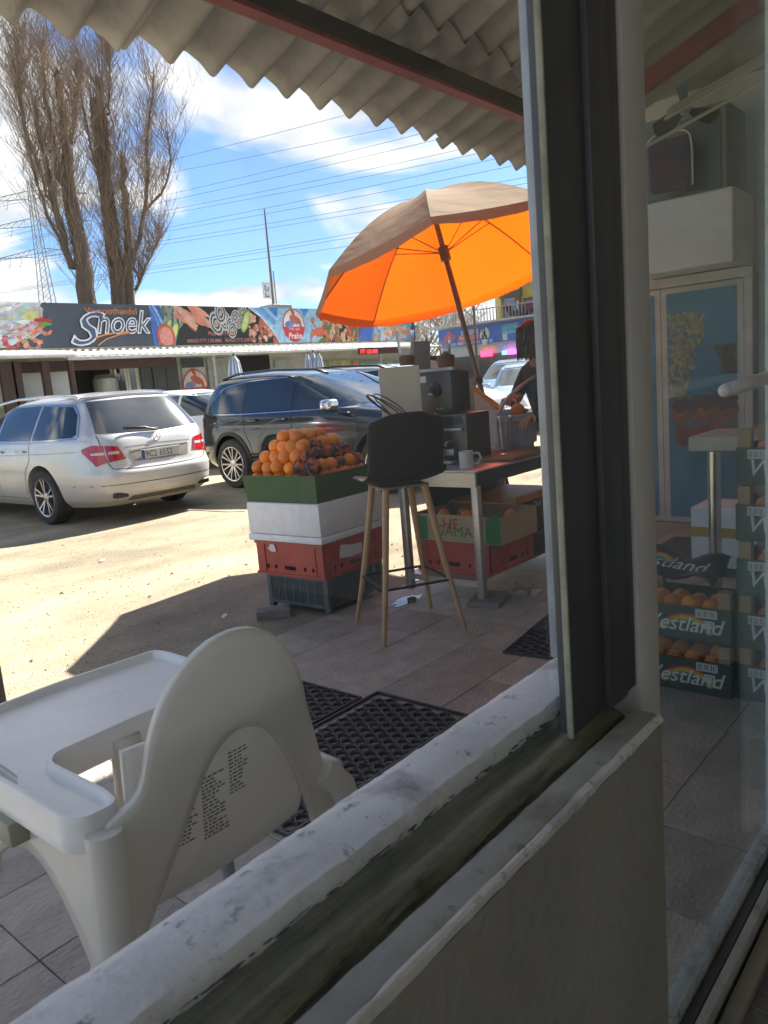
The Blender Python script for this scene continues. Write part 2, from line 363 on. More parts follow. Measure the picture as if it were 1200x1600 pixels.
strip('mouldy_channel', [(.3865, .8385), (.3865, .852), (.3905, .850), (.395, .857), (.41, .861), (.425, .858), (.432, .852), (.445, .853), (.4615, .856), (.4618, .8385)], CHAN, -2.49, .889, 420, .0006, .0007, 3)
strip('outer_sill', [(.4625, .8385), (.4625, .866), (.468, .874), (.485, .878), (.53, .874), (.55, .866), (.560, .85), (.561, .8)], SILL, -2.49, 1.06, 420, .0004, .0004, 4)

# black mould specks along the two joints of the sill
mb_ = MB(); rr = random.Random(17)
for (yc, zc, sp_, n_) in ((.4625, .8575, .0025, 150), (.3862, .8545, .0012, 420)):
    x_ = -.3
    for i in range(n_):
        x_ = rr.uniform(-.3, .86); L_ = rr.uniform(.002, .013)*(2.2 if rr.random() < .12 else 1); wd = rr.uniform(.0008, .0024); y_ = yc+rr.gauss(0, sp_); k_ = 7
        mb_.poly([(x_+L_*math.cos(2*PI*q/k_)*rr.uniform(.6, 1.1), y_+wd*math.sin(2*PI*q/k_)*rr.uniform(.6, 1.2), zc+.0022+.000004*i) for q in range(k_)])
tag(mb_.build('mould', mat('mould', (.022, .026, .014), .95, col2=(.04, .05, .02), scale=40), LW, fix=False), kind='stuff')
# ---- window frame and post, glass
PVC = mat('frame_dark', (.075, .078, .08), .45, col2=(.055, .058, .06), scale=3)
FR = thing('window_frame', 'dark grey window frame post between the open window and the glass door', 'window frame', (.86, .43, .86))
def fbox(name, x0, x1, y0, y1, z0, z1, m, r=.003):
    b = MB(); b.rbox(x0-.86, x1-.86, y0-.43, y1-.43, z0-.86, z1-.86, r); return b.build(name, m, FR, smooth='auto')
fbox('stile', .775, .862, .405, .424, .868, 2.3, PVC)
fbox('stile', .864, .918, .398, .455, .868, 2.3, PVC)
fbox('stile', .920, .953, .402, .455, .868, 2.3, PVC)
fbox('sealant', .7705, .7745, .4045, .413, .866, 2.3, mat('seal', (.36, .37, .28), .8, col2=(.2, .21, .15), scale=20), .002)
gp = MB(); gp.box(-2.5-.86, .774-.86, -.014, -.011, .003, 1.43)
gp.build('glass_pane', glassm('window_glass', (.975, .985, .98), .007, (.6, .62, .62), .13, 2.2), FR)
ps = MB(); ps.rbox(-.033, .033, -.03, .03, 0, 1.75, .004)
tag(ps.build('steel_post', mat('post_grey', (.40, .44, .49), .4, .1, col2=(.28, .31, .35), scale=9, bump=.1), loc=(1.005, .513, .876), smooth='auto'), 'slim blue grey steel post standing on the outer sill', 'post')

# ---- glass door to the right
DR = thing('glass_door', 'framed glass door with white handle at the right edge', 'door', (1.45, .48, 0))
def dbox(name, x0, x1, y0, y1, z0, z1, m, r=.003):
    b = MB(); b.rbox(x0-1.45, x1-1.45, y0-.48, y1-.48, z0, z1, r); return b.build(name, m, DR, smooth='auto')
JAMB = mat('jamb_grey', (.58, .57, .52), .7, col2=(.5, .49, .45), scale=4)
WHT = mat('alu_white', (.6, .61, .6), .5, col2=(.45, .46, .45), scale=30, contrast=(.3, .5))
dbox('jamb', .962, 1.034, .40, .47, 0, 2.3, JAMB, .006)
dbox('stile', 1.975, 2.03, .46, .50, .06, 2.29, WHT)
dbox('threshold', 1.04, 2.03, .484, .518, .001, .058, sillmat('thresh', (.52, .52, .5), (.1, .1, .1), .8))
dbox('track', 1.04, 2.03, .462, .483, .001, .03, mat('track', (.16, .17, .16), .4, .6))
dbox('track', 1.04, 2.03, .436, .455, .001, .046, sillmat('thresh2', (.42, .4, .34), (.1, .1, .1), .8))
dbox('track', 1.04, 2.03, .395, .428, .001, .022, mat('tan_rail', (.26, .23, .16), .6))
gd = MB(); gd.box(1.04-1.45, 1.974-1.45, .003, .008, .06, 2.29); gd.build('glass_pane', glassm('door_glass', (.84, .89, .88), .012, (.42, .47, .47), .28, 2.6), DR)
hb = MB()
for p in [[(1.99, .462, 1.24), (1.80, .432, 1.245), (1.56, .428, 1.24), (1.44, .43, 1.235)]]:
    hb.tube([(x-1.45, y-.48, z) for x, y, z in p], [.011, .013, .014, .012], 12)
hb.sphere((1.44-1.45, .43-.48, 1.235), .012); hb.build('handle', mat('handle_white', (.75, .76, .75), .25), DR, smooth=True)

# ---- corrugated canopy
SLOPE = .36; EY, EZ = 2.30, 2.42
def roofz(y): return EZ+SLOPE*(EY-y)
CP = thing('canopy', 'grey corrugated sheet canopy on a dark red beam over the patio', 'canopy', (2, 1.4, 2.4))
SHEET = mat('corrugated', (.43, .42, .39), .85, col2=(.27, .262, .243), scale=3, bump=.2, bscale=50, detail=10, rnd=.08)
def sheet(x0, x1, y0, y1, dz):
    n = int((x1-x0)/.0125); P = []
    for i in range(n+1):
        x = x0+(x1-x0)*i/n; w = 2*PI*x/.177
        h = .027*math.sin(w)+.007*math.sin(2*w+.6)
        row = []
        for k in range(9):
            y = y0+(y1-y0)*k/8
            row.append((x-2, y-1.4, roofz(y)+h+dz+.012-2.4))
        P.append(row)
    b = MB(); b.grid(P); o = b.build('roof_sheet', SHEET, CP, smooth=True); solid(o, .007); return o
k = 0; x = .62
rr = random.Random(9)
while x < 4.3:
    x1 = min(x+.177*5+.04, 4.42); e = rr.uniform(-.015, .015)
    sheet(x, x1, EY+e, 1.80+rr.uniform(-.004, .004), .009*(k % 2)+.002)
    sheet(x+.02, min(x1+.02, 4.43), 1.93, .50, .022+.009*(k % 2))
    x += .177*5; k += 1
RED = mat('red_steel', (.24, .03, .035), .55, col2=(.15, .02, .025), scale=8)
def cbar(name, p, q, w, h, m):
    b = MB(); b.bar([a-c for a, c in zip(p, (2, 1.4, 2.4))], [a-c for a, c in zip(q, (2, 1.4, 2.4))], w, h); return b.build(name, m, CP)
cbar('purlin', (.62, 1.925, roofz(1.925)-.046), (4.4, 1.925, roofz(1.925)-.046), .04, .068, mat('shaded_red_steel', (.025, .018, .018), .6)); cbar('purlin_flange', (.62, 1.925, roofz(1.925)-.0885), (4.4, 1.925, roofz(1.925)-.0885), .055, .015, RED)  # shade on the red web is put into its near-black colour
cbar('purlin', (.62, .95, roofz(.95)-.055), (4.4, .95, roofz(.95)-.055), .045, .085, RED)
for rx in (.66, 3.82): cbar('rafter', (rx, .56, roofz(.56)-.14), (rx, 2.05, roofz(2.05)-.14), .05, .08, RED)

# ---- far end of the covered passage: higher flat roof, end wall
ER = MB(); ER.box(3.5, 9.0, .50, 2.72, 3.22, 3.32); tag(ER.build('sun_blocking_roof', mat('sun_blocking_roof', (.33, .31, .27), .9)), 'flat sheet roof over the passage end, extended to block the sun', 'roof')  # stretched out of view to keep the sun off the patio tiles
EW = MB(); EW.box(6.22, 9.0, .562, 2.42, 0, 3.218); tag(EW.build('end_wall', mat('end_plaster', (.5, .5, .47), .9, col2=(.42, .42, .4), scale=3)), 'pale plastered wall closing the covered passage', 'wall')  # unseen solid depth behind the wall face added to block the sun
ps = MB(); ps.rbox(-.03, .03, -.03, .03, 0, .24, .006); tag(ps.build('lot_post', mat('dark_post', (.03, .03, .032), .6), loc=at_y(-8, 1075, 3.45)[:2]+(-.016,)), 'short dark stub of a post behind the high chair tray', 'post')
# ================================================================== NEAR OBJECTS
# ---- high chair
HX, HY = .70, 1.195
HCH = thing('high_chair', 'white plastic high chair with tray standing outside the window', 'high chair', (HX, HY, 0))
PLA = mat('hc_plastic', (.88, .86, .80), .33, col2=(.82, .80, .74), scale=3, bump=.05, bscale=90, transl=.36)
def interp(pts, n):
    d = [0]
    for a, b in zip(pts, pts[1:]): d.append(d[-1]+math.dist(a, b))
    ts = np.linspace(0, d[-1], n); return [tuple(np.interp(t, d, [p[k] for p in pts]) for k in range(len(pts[0]))) for t in ts]
def smoothc(pts, it=2):
    for _ in range(it):
        q = [pts[0]]
        for a, b in zip(pts, pts[1:]):
            q.append(tuple(.75*x+.25*y for x, y in zip(a, b))); q.append(tuple(.25*x+.75*y for x, y in zip(a, b)))
        q.append(pts[-1]); pts = q
    return pts
def backY(x, z): return -.225-.10*(z-.72)+.55*x*x*(1 if z > .4 else 1)   # rear skin of the shell, leaning back, wrapping forward at the sides
outer = [(-.262, .45), (-.238, .60), (-.225, .705), (-.20, .715), (-.165, .735), (-.148, .82), (-.115, .885), (-.06, .93), (0, .943), (.06, .93), (.115, .885), (.150, .82), (.168, .745), (.195, .66), (.228, .56), (.262, .45)]
arch = [(-.205, .45), (-.15, .56), (-.10, .66), (-.06, .735), (-.03, .765), (0, .777), (.04, .765), (.08, .735), (.125, .66), (.165, .56), (.205, .45)]
N = 60
oc = interp(smoothc(outer), N); ac = interp(smoothc(arch), N)
P = []
for i in range(N):
    row = []
    for k in range(9):
        t = k/8; x = oc[i][0]*(1-t)+ac[i][0]*t; z = oc[i][1]*(1-t)+ac[i][1]*t
        row.append((x, backY(x, z)+.012*math.sin(t*PI)*0, z))
    P.append(row)
b = MB(); b.grid(P); o = b.build('backrest', PLA, HCH, smooth=True); solid(o, .016, 0)
# bucket seat behind the arch: back, seat pan, sides
P = []
for i in range(25):
    x = -.175+.35*i/24; row = []
    for (y, z) in smoothc([(-.205, .80), (-.195, .70), (-.185, .60), (-.175, .53), (-.14, .495), (0, .48), (.12, .485), (.17, .47)], 2):
        row.append((x*(1 if z > .5 else 1.0), y+.5*x*x, z+.06*(x/.175)**4*(1 if y > -.15 else 0)))
    P.append(row)
b = MB(); b.grid(P); o = b.build('seat', PLA, HCH, smooth=True); solid(o, .012, 0)
# side skirts with arched lower edge, arms and corner sockets
for sgn in (-1, 1):
    P = []
    for i in range(25):
        t = i/24; y = -.20+.42*t; row = []
        top = (.700 if sgn < 0 else .60)+.02*t; low = .44+.17*math.sin(PI*t)**.8
        for k in range(6):
            z = low+(top-low)*k/5; row.append((sgn*(.232+.03*(.7-z)/.26), y*(1+.12*(.7-z)/.26), z))
        P.append(row)
    b = MB(); b.grid(P); o = b.build('side_panel', PLA, HCH, smooth=True); solid(o, .014, 0)
    for e in (-1, 1):
        zt_ = .705 if sgn < 0 else .60; xt_ = .226 if sgn < 0 else .20
        b = MB(); b.tube([(sgn*xt_, e*.205, zt_), (sgn*.236, e*.215, .56), (sgn*.255, e*.235, .44)], [.026, .027, .026], 14); b.build('leg_socket', PLA, HCH, smooth='auto')
        b = MB(); b.tube([(sgn*.255, e*.228, .50), (sgn*.31, e*.285, .012)], .0165, 14); l_ = b.build('leg', mat('hc_leg', (.5, .52, .55), .35, .7), HCH, smooth='auto')
        b = MB(); b.tube([(sgn*.309, e*.284, .03), (sgn*.312, e*.287, 0)], .02, 12); b.build('foot', mat('rubber_grey', (.2, .2, .2), .7), l_, smooth='auto')
# tray: recessed plate with raised rim and two side arms
TRC = mat('hc_tray', (.86, .86, .84), .3, col2=(.78, .78, .76), scale=5, transl=.08, bump=.05)
outl = smoothc([(-.24, -.19), (-.185, -.19), (-.175, -.14), (-.178, .03), (-.16, .055), (0, .062), (.16, .055), (.178, .03), (.178, .02), (.185, -.02), (.225, -.02), (.24, .0), (.25, .33), (.24, .375), (0, .39), (-.24, .375), (-.265, .33), (-.262, -.16)], 0)
def roundpoly(pts, r=.03, seg=5):
    out_ = []; n = len(pts)
    for i in range(n):
        p0, p1, p2 = Vector(pts[i-1]), Vector(pts[i]), Vector(pts[(i+1) % n]); a = (p0-p1); c = (p2-p1)
        rr_ = min(r, a.length*.45, c.length*.45); a = p1+a.normalized()*rr_; c = p1+c.normalized()*rr_
        for k in range(seg+1):
            t = k/seg; out_.append(tuple((1-t)**2*a+2*t*(1-t)*p1+t*t*c))
    return out_
poly = roundpoly(outl, .022)
def inset(poly, d):
    n = len(poly); q = []
    for i in range(n):
        a = Vector(poly[i-1]); c = Vector(poly[(i+1) % n]); t = (c-a).normalized(); q.append((poly[i][0]-t.y*d, poly[i][1]+t.x*d))
    return q
area = sum(poly[i-1][0]*poly[i][1]-poly[i][0]*poly[i-1][1] for i in range(len(poly)))
sg = 1 if area > 0 else -1
rings = [(poly, .672), (poly, .722), (inset(poly, sg*.004), .728), (inset(poly, sg*.010), .728), (inset(poly, sg*.014), .722), (inset(poly, sg*.018), .712)]
b = MB(); n = len(poly); vs = []
for pl, z in rings: vs += [(x, y, z) for x, y in pl]
fs = [(i*n+j, i*n+(j+1) % n, (i+1)*n+(j+1) % n, (i+1)*n+j) for i in range(len(rings)-1) for j in range(n)]
fs.append(tuple(range(5*n, 6*n)))
b.add(vs, fs)
bm = bmesh.new(); me = b.mesh('tray', TRC); bm.from_mesh(me); bmesh.ops.triangulate(bm, faces=[f for f in bm.faces if len(f.verts) > 4]); bm.to_mesh(me); bm.free()
me.polygons.foreach_set('use_smooth', [True]*len(me.polygons)); me.set_sharp_from_angle(angle=R(40))
tr = bpy.data.objects.new('tray', me); COL.objects.link(tr); tr.parent = HCH
b = MB(); b.tube([(-.03, .062, .70), (-.03, .065, .60), (-.03, .075, .49)], [.028, .03, .034], 14); b.build('crotch_post', PLA, HCH, smooth=True)
for sgn in (-1, 1):
    b = MB(); b.rbox(sgn*.255-.022, sgn*.255+.022, .0, .10, .630, .672, .006); b.build('tray_clip', mat('hc_clip', (.35, .34, .24), .5), HCH, smooth='auto')
# printed care text on the back of the seat: rows of small print
INK = mat('ink', (.22, .22, .22), .7)
b = MB(); rr = random.Random(4)
for bx0, bw, z1, nr in [(-.105, .040, .665, 10), (-.055, .044, .70, 17), (.0, .034, .722, 12)]:
    for i in range(nr):
        z = z1-i*.0066; x = bx0
        while x < bx0+bw*(1 if rr.random() < .7 else .6):
            w = rr.uniform(.004, .011)
            y = np.interp(z, [.53, .60, .70, .80], [-.175, -.185, -.195, -.205])
            b.poly([(xx, y+.5*xx*xx-.0078, zz) for xx, zz in ((x, z), (x+w, z), (x+w, z+.003), (x, z+.003))])
            x += w+.0025
b.build('printed_text', INK, HCH, fix=False)

# ---- ring rubber mats
RUB = mat('rubber', (.045, .045, .047), .4, col2=(.03, .03, .031), scale=20)
def ringmat(name, w, d, label, loc, rz, pitch=.052):
    b = MB(); hr, H = pitch*.40, .013; row = pitch*.866
    nx = int(w/pitch); ny = int(d/row); seg = 12
    for j in range(ny):
        for i in range(nx):
            cx = -w/2+pitch*(.5+i+(.5 if j % 2 else 0)); cy = -d/2+row*(.5+j)
            if cx+hr > w/2: continue
            ro = pitch*.5
            vs = []
            for (r_, z_) in ((ro, 0), (ro, H-.002), (ro-.003, H), (hr+.001, H), (hr, H-.002), (hr, 0)):
                vs += [(cx+r_*math.cos(2*PI*k/seg), cy+r_*math.sin(2*PI*k/seg), z_) for k in range(seg)]
            b.add(vs, [(a*seg+k, a*seg+(k+1) % seg, (a+1)*seg+(k+1) % seg, (a+1)*seg+k) for a in range(5) for k in range(seg)])
            for q in (30, 90, 150):      # thin webs between rings
                px, py = cx+pitch*.577*math.cos(R(q)), cy+pitch*.577*math.sin(R(q))
                if abs(px) < w/2-.01 and abs(py) < d/2-.01: b.lathe([(.008, 0), (.008, H-.003), (.005, H-.001)], 6, (px, py, 0))
    b.box(-w/2-.008, w/2+.008, -d/2-.008, -d/2, 0, H-.001); b.box(-w/2-.008, w/2+.008, d/2, d/2+.008, 0, H-.001)
    b.box(-w/2-.008, -w/2, -d/2, d/2, 0, H-.001); b.box(w/2, w/2+.008, -d/2, d/2, 0, H-.001)
    return tag(b.build(name, RUB, loc=(*loc, .001), rot=(0, 0, rz)), label, 'mat', 'ring rubber mats')
ringmat('rubber_mat', .93, .45, 'black ring rubber mat nearer the window sill, beside the high chair leg', (1.805, 1.87), 0)
ringmat('rubber_mat', .86, .43, 'black ring rubber mat behind the high chair, touching the nearer mat', (1.76, 2.345), 0)
ringmat('rubber_mat', .80, .46, 'black ring rubber mat under the stall front beside the grey post', (3.36, 1.70), R(8))

# ---- bar stool
ST = thing('bar_stool', 'black shell bar stool with four slim wooden legs', 'stool', (3.05, 2.54, 0), R(-30))   # local +y = seat front
SHL = mat('stool_shell', (.006, .007, .0075), .42, col2=(.010, .011, .011), scale=6, bump=.08, bscale=140, spec=.3)
prof = smoothc([(-.235, 1.150), (-.222, 1.06), (-.200, .95), (-.185, .87), (-.16, .815), (-.10, .79), (0, .785), (.12, .79), (.19, .80), (.215, .785)], 2)
prof = interp(prof, 40); P = []
for i, (y, z) in enumerate(prof):
    s = i/39
    w = .205
    if s < .16: w *= math.sqrt(max(0, 1-((.16-s)/.16)**2))*.28+.72 if s > 0.0 else .70
    if s < .05: w *= (.80+.2*s/.05)
    if .38 < s: w = .205+.015*math.sin(min(1, (s-.38)/.4)*PI)
    if s > .86: w *= 1-.35*((s-.86)/.14)**2
    row = []
    for j in range(25):
        t = -1+2*j/24; x = w*t
        lift = .035*abs(t)**2.5
        if s < .42: row.append((x, y+lift*1.3, z-(.02*abs(t)**4 if s < .05 else 0)))
        else: row.append((x, y, z+lift*.9*(1-max(0, s-.75)*2)))
    P.append(row)
b = MB(); b.grid(P); o = b.build('seat_shell', SHL, ST, smooth=True); solid(o, .012, 0); subs(o, 1)
OAK = mat('stool_wood', (.42, .255, .125), .5, col2=(.34, .2, .09), scale=5, stretch=(30, 30, 2))
tops = {}
for sx_ in (-1, 1):
    for sy_ in (-1, 1):
        b = MB(); b.tube([(sx_*.105, sy_*.105, .775), (sx_*.165, sy_*.165, .35), (sx_*.225, sy_*.225, .0)], [.019, .0165, .011], 14); b.build('leg', OAK, ST, smooth='auto')
b = MB(); c4 = [(-.183, -.183, .27), (.183, -.183, .27), (.183, .183, .27), (-.183, .183, .27)]
for i in range(4): b.tube([c4[i], c4[(i+1) % 4]], .007, 10)
b.build('footrest', mat('stool_steel', (.015, .015, .016), .4, .6), ST, smooth='auto')
b = MB(); b.rbox(-.125, .125, -.125, .125, .765, .777, .003); b.build('seat_bracket', mat('bracket', (.22, .15, .09), .6), ST, smooth='auto')

# ---- crate stack with oranges
STX, STY, SRZ = 2.995, 3.086, R(3)
def openbox(b, w, d, h, t, z0=0, flare=0, floor=True):
    # walls of thickness t, outer size w x d at base
    for (x0, x1, y0, y1) in ((0, w, 0, t), (0, w, d-t, d), (0, t, t, d-t), (w-t, w, t, d-t)): b.box(x0, x1, y0, y1, z0, z0+h)
    if floor: b.box(t, w-t, t, d-t, z0, z0+t)
GRN = mat('crate_dark', (.085, .105, .115), .45, col2=(.06, .075, .08), scale=10)
PC = thing('plastic_crate', 'dark grey perforated plastic crate at the bottom of the orange stack', 'crate', (STX+.01, STY+.005, .0), SRZ)
CW, CD, CHh = .53, .50, .215
b = MB(); b.box(0, CW, 0, CD, .035, .042)
for x in (0, CW): 
    for y in (0, CD): b.rbox(min(x, x+(.04 if x == 0 else -.04)), max(x, x+(.04 if x == 0 else -.04)), min(y, y+(.04 if y == 0 else -.04)), max(y, y+(.04 if y == 0 else -.04)), .0, CHh, .008)
b.build('corner_post', GRN, PC)
b = MB()
for z0, z1 in ((.03, .05), (CHh-.022, CHh-.004)):
    b.box(.04, CW-.04, .001, .012, z0, z1); b.box(.04, CW-.04, CD-.012, CD-.001, z0, z1); b.box(.001, .012, .04, CD-.04, z0, z1); b.box(CW-.012, CW-.001, .04, CD-.04, z0, z1)
b.build('rim', GRN, PC)
def lattice(name, axis, pos, length):
    b = MB(); a0, a1 = .04, length-.04; z0, z1 = .05, CHh-.022
    k = 0
    n = 7
    for i in range(1, n):
        a = a0+(a1-a0)*i/n
        if axis == 'y': b.box(pos-.005, pos+.005, a-.004, a+.004, z0, z1)
        else: b.box(a-.004, a+.004, pos-.005, pos+.005, z0, z1)
    st = .019
    for sgn in (1, -1):
        c = a0-(z1-z0)
        while c < a1+(z1-z0):
            p0, p1 = (c, z0), (c+sgn*(z1-z0), z1)
            pts = []
            def clip(p, q):
                (x0, y0), (x1, y1) = p, q; t0, t1 = 0, 1; dx = x1-x0
                for edge, s_ in ((a0, 1), (a1, -1)):
                    d0 = s_*(x0-edge); d1 = s_*(x1-edge)
                    if d0 < 0 and d1 < 0: return None
                    if d0 < 0: t0 = max(t0, d0/(d0-d1))
                    if d1 < 0: t1 = min(t1, d0/(d0-d1))
                if t1-t0 < .05: return None
                return (x0+dx*t0, y0+(y1-y0)*t0), (x0+dx*t1, y0+(y1-y0)*t1)
            r_ = clip(p0, p1)
            if r_:
                (u0, v0), (u1, v1) = r_
                if axis == 'y': b.bar((pos, u0, v0), (pos, u1, v1), .0045, .0045, (1, 0, 0))
                else: b.bar((u0, pos, v0), (u1, pos, v1), .0045, .0045, (0, 1, 0))
            c += st
    b.build(name, GRN, PC, fix=False)
for ax, pos, ln in (('y', .006, CD), ('y', CW-.006, CD), ('x', .006, CW), ('x', CD-.006, CW)): lattice('mesh_side', ax, pos, ln)
REDP = mat('red_crate', (.42, .055, .04), .5, col2=(.33, .04, .03), scale=7, bump=.05)
def redcrate(name, label, loc, rz, w, d, h, taper=.012):
    t = thing(name, label, 'crate', loc, rz)
    b = MB()
    # two solid bands and the perforated strip between with real holes
    def side(p0, p1, inn):
        # wall from p0 to p1 (xy), with holes low down
        p0 = Vector((*p0, 0)); p1 = Vector((*p1, 0)); L = (p1-p0).length; u = (p1-p0)/L; nn = Vector((*inn, 0))*.006
        def seg(a, c, z0, z1):
            q = [p0+u*a, p0+u*c]; vs = []
            for z in (z0, z1):
                for p in (q[0], q[1], q[1]+nn, q[0]+nn): vs.append((p.x, p.y, z))
            b.add(vs, [(0, 1, 2, 3), (7, 6, 5, 4), (0, 4, 5, 1), (1, 5, 6, 2), (2, 6, 7, 3), (3, 7, 4, 0)])
        zl, zh = .038, .062
        seg(0, L, 0, zl); seg(0, L, zh, h-.012)
        holes = [(L*.16, .02), (L*.28, .02), (L*.5, L*.17), (L*.72, .02), (L*.84, .02)]; a = 0
        for c, w_ in holes: seg(a, c-w_/2, zl, zh); a = c+w_/2
        seg(a, L, zl, zh)
        seg(-.0, L, h-.012, h)
        for c in (.12, .88):  # ribs
            q0 = p0+u*(L*c-.006)-nn; q1 = p0+u*(L*c+.006)-nn; vs = []
            for z in (.0, h): 
                for p in (q0, q1, q1+nn*.98, q0+nn*.98): vs.append((p.x, p.y, z))
            b.add(vs, [(0, 1, 2, 3), (7, 6, 5, 4), (0, 4, 5, 1), (1, 5, 6, 2), (2, 6, 7, 3), (3, 7, 4, 0)])
    side((0, 0), (0, d), (1, 0)); side((0, d), (w, d), (0, -1)); side((w, d), (w, 0), (-1, 0)); side((w, 0), (0, 0), (0, 1))
    b.build('crate_wall', REDP, t)
    b = MB(); b.box(.007, w-.007, .007, d-.007, .004, .010); b.build('crate_base', REDP, t)
    b = MB()
    for (x0, x1, y0, y1) in ((-.008, w+.008, -.008, 0), (-.008, w+.008, d, d+.008), (-.008, 0, 0, d), (w, w+.008, 0, d)):
        b.box(x0, x1, y0, y1, .0, .014); b.box(x0, x1, y0, y1, h-.016, h-.001)
    b.build('rim', REDP, t)
    return t
rc = redcrate('red_crate', 'faded red plastic crate under the white foam box', (STX-.02, STY-.015, .217), SRZ, .56, .54, .205)
PAP = mat('torn_paper', (.72, .7, .68), .85, col2=(.6, .55, .52), scale=30)
b = MB(); rr = random.Random(2); cyy, czz = .40, .165
b.poly([(-.0066, cyy+.035*math.cos(a)*rr.uniform(.5, 1.1), czz+.032*math.sin(a)*rr.uniform(.6, 1.2)) for a in np.linspace(0, 2*PI, 14)[:-1]]); b.build('torn_label', PAP, rc, fix=False)
b = MB(); b.poly([(x, -.0066, z) for x, z in ((.13, .10), (.24, .085), (.34, .09), (.345, .15), (.27, .155), (.15, .175))]); b.build('torn_label', PAP, rc, fix=False)
FOAM = mat('foam', (.80, .79, .80), .8, col2=(.72, .71, .72), scale=18, bump=.25, bscale=90, dist=.004)
fb = thing('foam_box', 'white polystyrene box between the red crate and the green box', 'box', (STX-.035, STY-.03, .424), SRZ)
b = MB(); b.rbox(0, .60, 0, .60, 0, .040, .008, 2); b.build('lid', FOAM, fb, smooth='auto')
b = MB(); b.rbox(.006, .594, .006, .594, .043, .232, .010, 2); b.build('body', FOAM, fb, smooth='auto')
GRC = mat('green_card', (.062, .115, .045), .75, col2=(.045, .088, .034), scale=9, stretch=(1, 1, 14))
gb = thing('green_box', 'dark green open cardboard box heaped with oranges', 'box', (STX-.01, STY-.0, .657), SRZ)
b = MB(); t = .005; w, d, h = .50, .57, .160
def flared(b, w, d, h, t, fl):
    o0 = [(0, 0), (w, 0), (w, d), (0, d)]; o1 = [(-fl, -fl), (w+fl, -fl), (w+fl, d+fl), (-fl, d+fl)]
    i0 = [(t, t), (w-t, t), (w-t, d-t), (t, d-t)]; i1 = [(-fl+t, -fl+t), (w+fl-t, -fl+t), (w+fl-t, d+fl-t), (-fl+t, d+fl-t)]
    vs = [(*p, 0) for p in o0]+[(*p, h) for p in o1]+[(*p, h) for p in i1]+[(*p, t) for p in i0]
    fs = [(0, 3, 2, 1)]
    for k in range(4):
        k2 = (k+1) % 4
        fs += [(k, k2, 4+k2, 4+k), (4+k, 4+k2, 8+k2, 8+k), (8+k, 8+k2, 12+k2, 12+k)]
    fs.append((12, 13, 14, 15)); b.add(vs, fs)
flared(b, w, d, h, t, .014); b.build('box_wall', GRC, gb)
ORG = mat('orange_skin', (.78, .25, .02), .42, col2=(.66, .17, .012), scale=3, bump=.3, bscale=95, rnd=.26, dist=.002, contrast=(.3, .7))
om = MB(); om.sphere((0, 0, 0), 1, 20, 13); ome = om.mesh('orange', ORG, True)
WRAP = mat('wrap_paper', (.55, .12, .03), .5, col2=(.02, .02, .03), scale=1.1, contrast=(.47, .53), bump=.6, bscale=5, dist=.1)
wm_ = MB(); wm_.sphere((0, 0, 0), 1, 18, 12)
rr = random.Random(12)
wv = []
for v in wm_.v:
    k = 1+.10*math.sin(7*v[0]+3*v[2])*math.sin(5*v[1]+2)+rr.uniform(-.05, .05); wv.append(tuple(c*k for c in v))
wm_.v = wv; wme = wm_.mesh('wrapped_orange', WRAP, 'auto')
rr = random.Random(21)
ca, sa = math.cos(SRZ), math.sin(SRZ)
def inbox(lx, ly, lz): return (STX-.01+ca*lx-sa*ly, STY+sa*lx+ca*ly, .657+lz)
r0 = .0445
heap = []
# layers: the first fills the box rim, each further layer shrinks toward the back corner of the heap
for li, (x0, x1, y0, y1, z) in enumerate([(.052, .448, .052, .518, .135), (.055, .45, .06, .51, .198), (.085, .42, .12, .46, .258), (.115, .38, .18, .41, .314), (.15, .33, .24, .36, .368)]):
    nx = max(1, int(round((x1-x0)/.086))); ny = max(1, int(round((y1-y0)/.086)))
    for i in range(nx+1):
        for j in range(ny+1):
            lx = x0+(x1-x0)*i/nx+rr.uniform(-.006, .006); ly = y0+(y1-y0)*j/ny+rr.uniform(-.006, .006)
            if li < 3 and x0+.09 < lx < x1-.09 and y0+.09 < ly < y1-.09: continue
            if li >= 1 and lx > .35 and ly > .4: continue
            heap.append((lx, ly, z+rr.uniform(-.006, .006), li))
for lx, ly, lz, li in heap:
    wrapped = (ly < .30 and rr.random() < .52 and lx > .03 and not (lx < .1 and ly > .2)) and li < 4
    o = bpy.data.objects.new('wrapped_orange' if wrapped else 'orange', wme if wrapped else ome); COL.objects.link(o)
    o.location = inbox(lx, ly, lz); q = r0*rr.uniform(.88, 1.13); o.scale = (q, q, q*rr.uniform(.94, 1.0)); o.rotation_euler = (rr.uniform(0, 6), rr.uniform(0, 6), rr.uniform(0, 6))
    if wrapped: tag(o, 'orange wrapped in dark printed paper on the heap in the green box', 'orange', 'paper wrapped oranges in the green box')
    else: tag(o, 'loose bare orange on the heap in the green box', 'orange', 'bare oranges in the green box')
b = MB(); b.rbox(-.10, .10, -.05, .05, 0, .055, .006, 2, .002); tag(b.build('concrete_block', mat('concrete', (.20, .185, .165), .95, col2=(.14, .13, .12), scale=14, bump=.5), loc=(2.865, 3.42, -.016), rot=(0, 0, R(-42))), 'small concrete block on the ground by the dark crate', 'block')
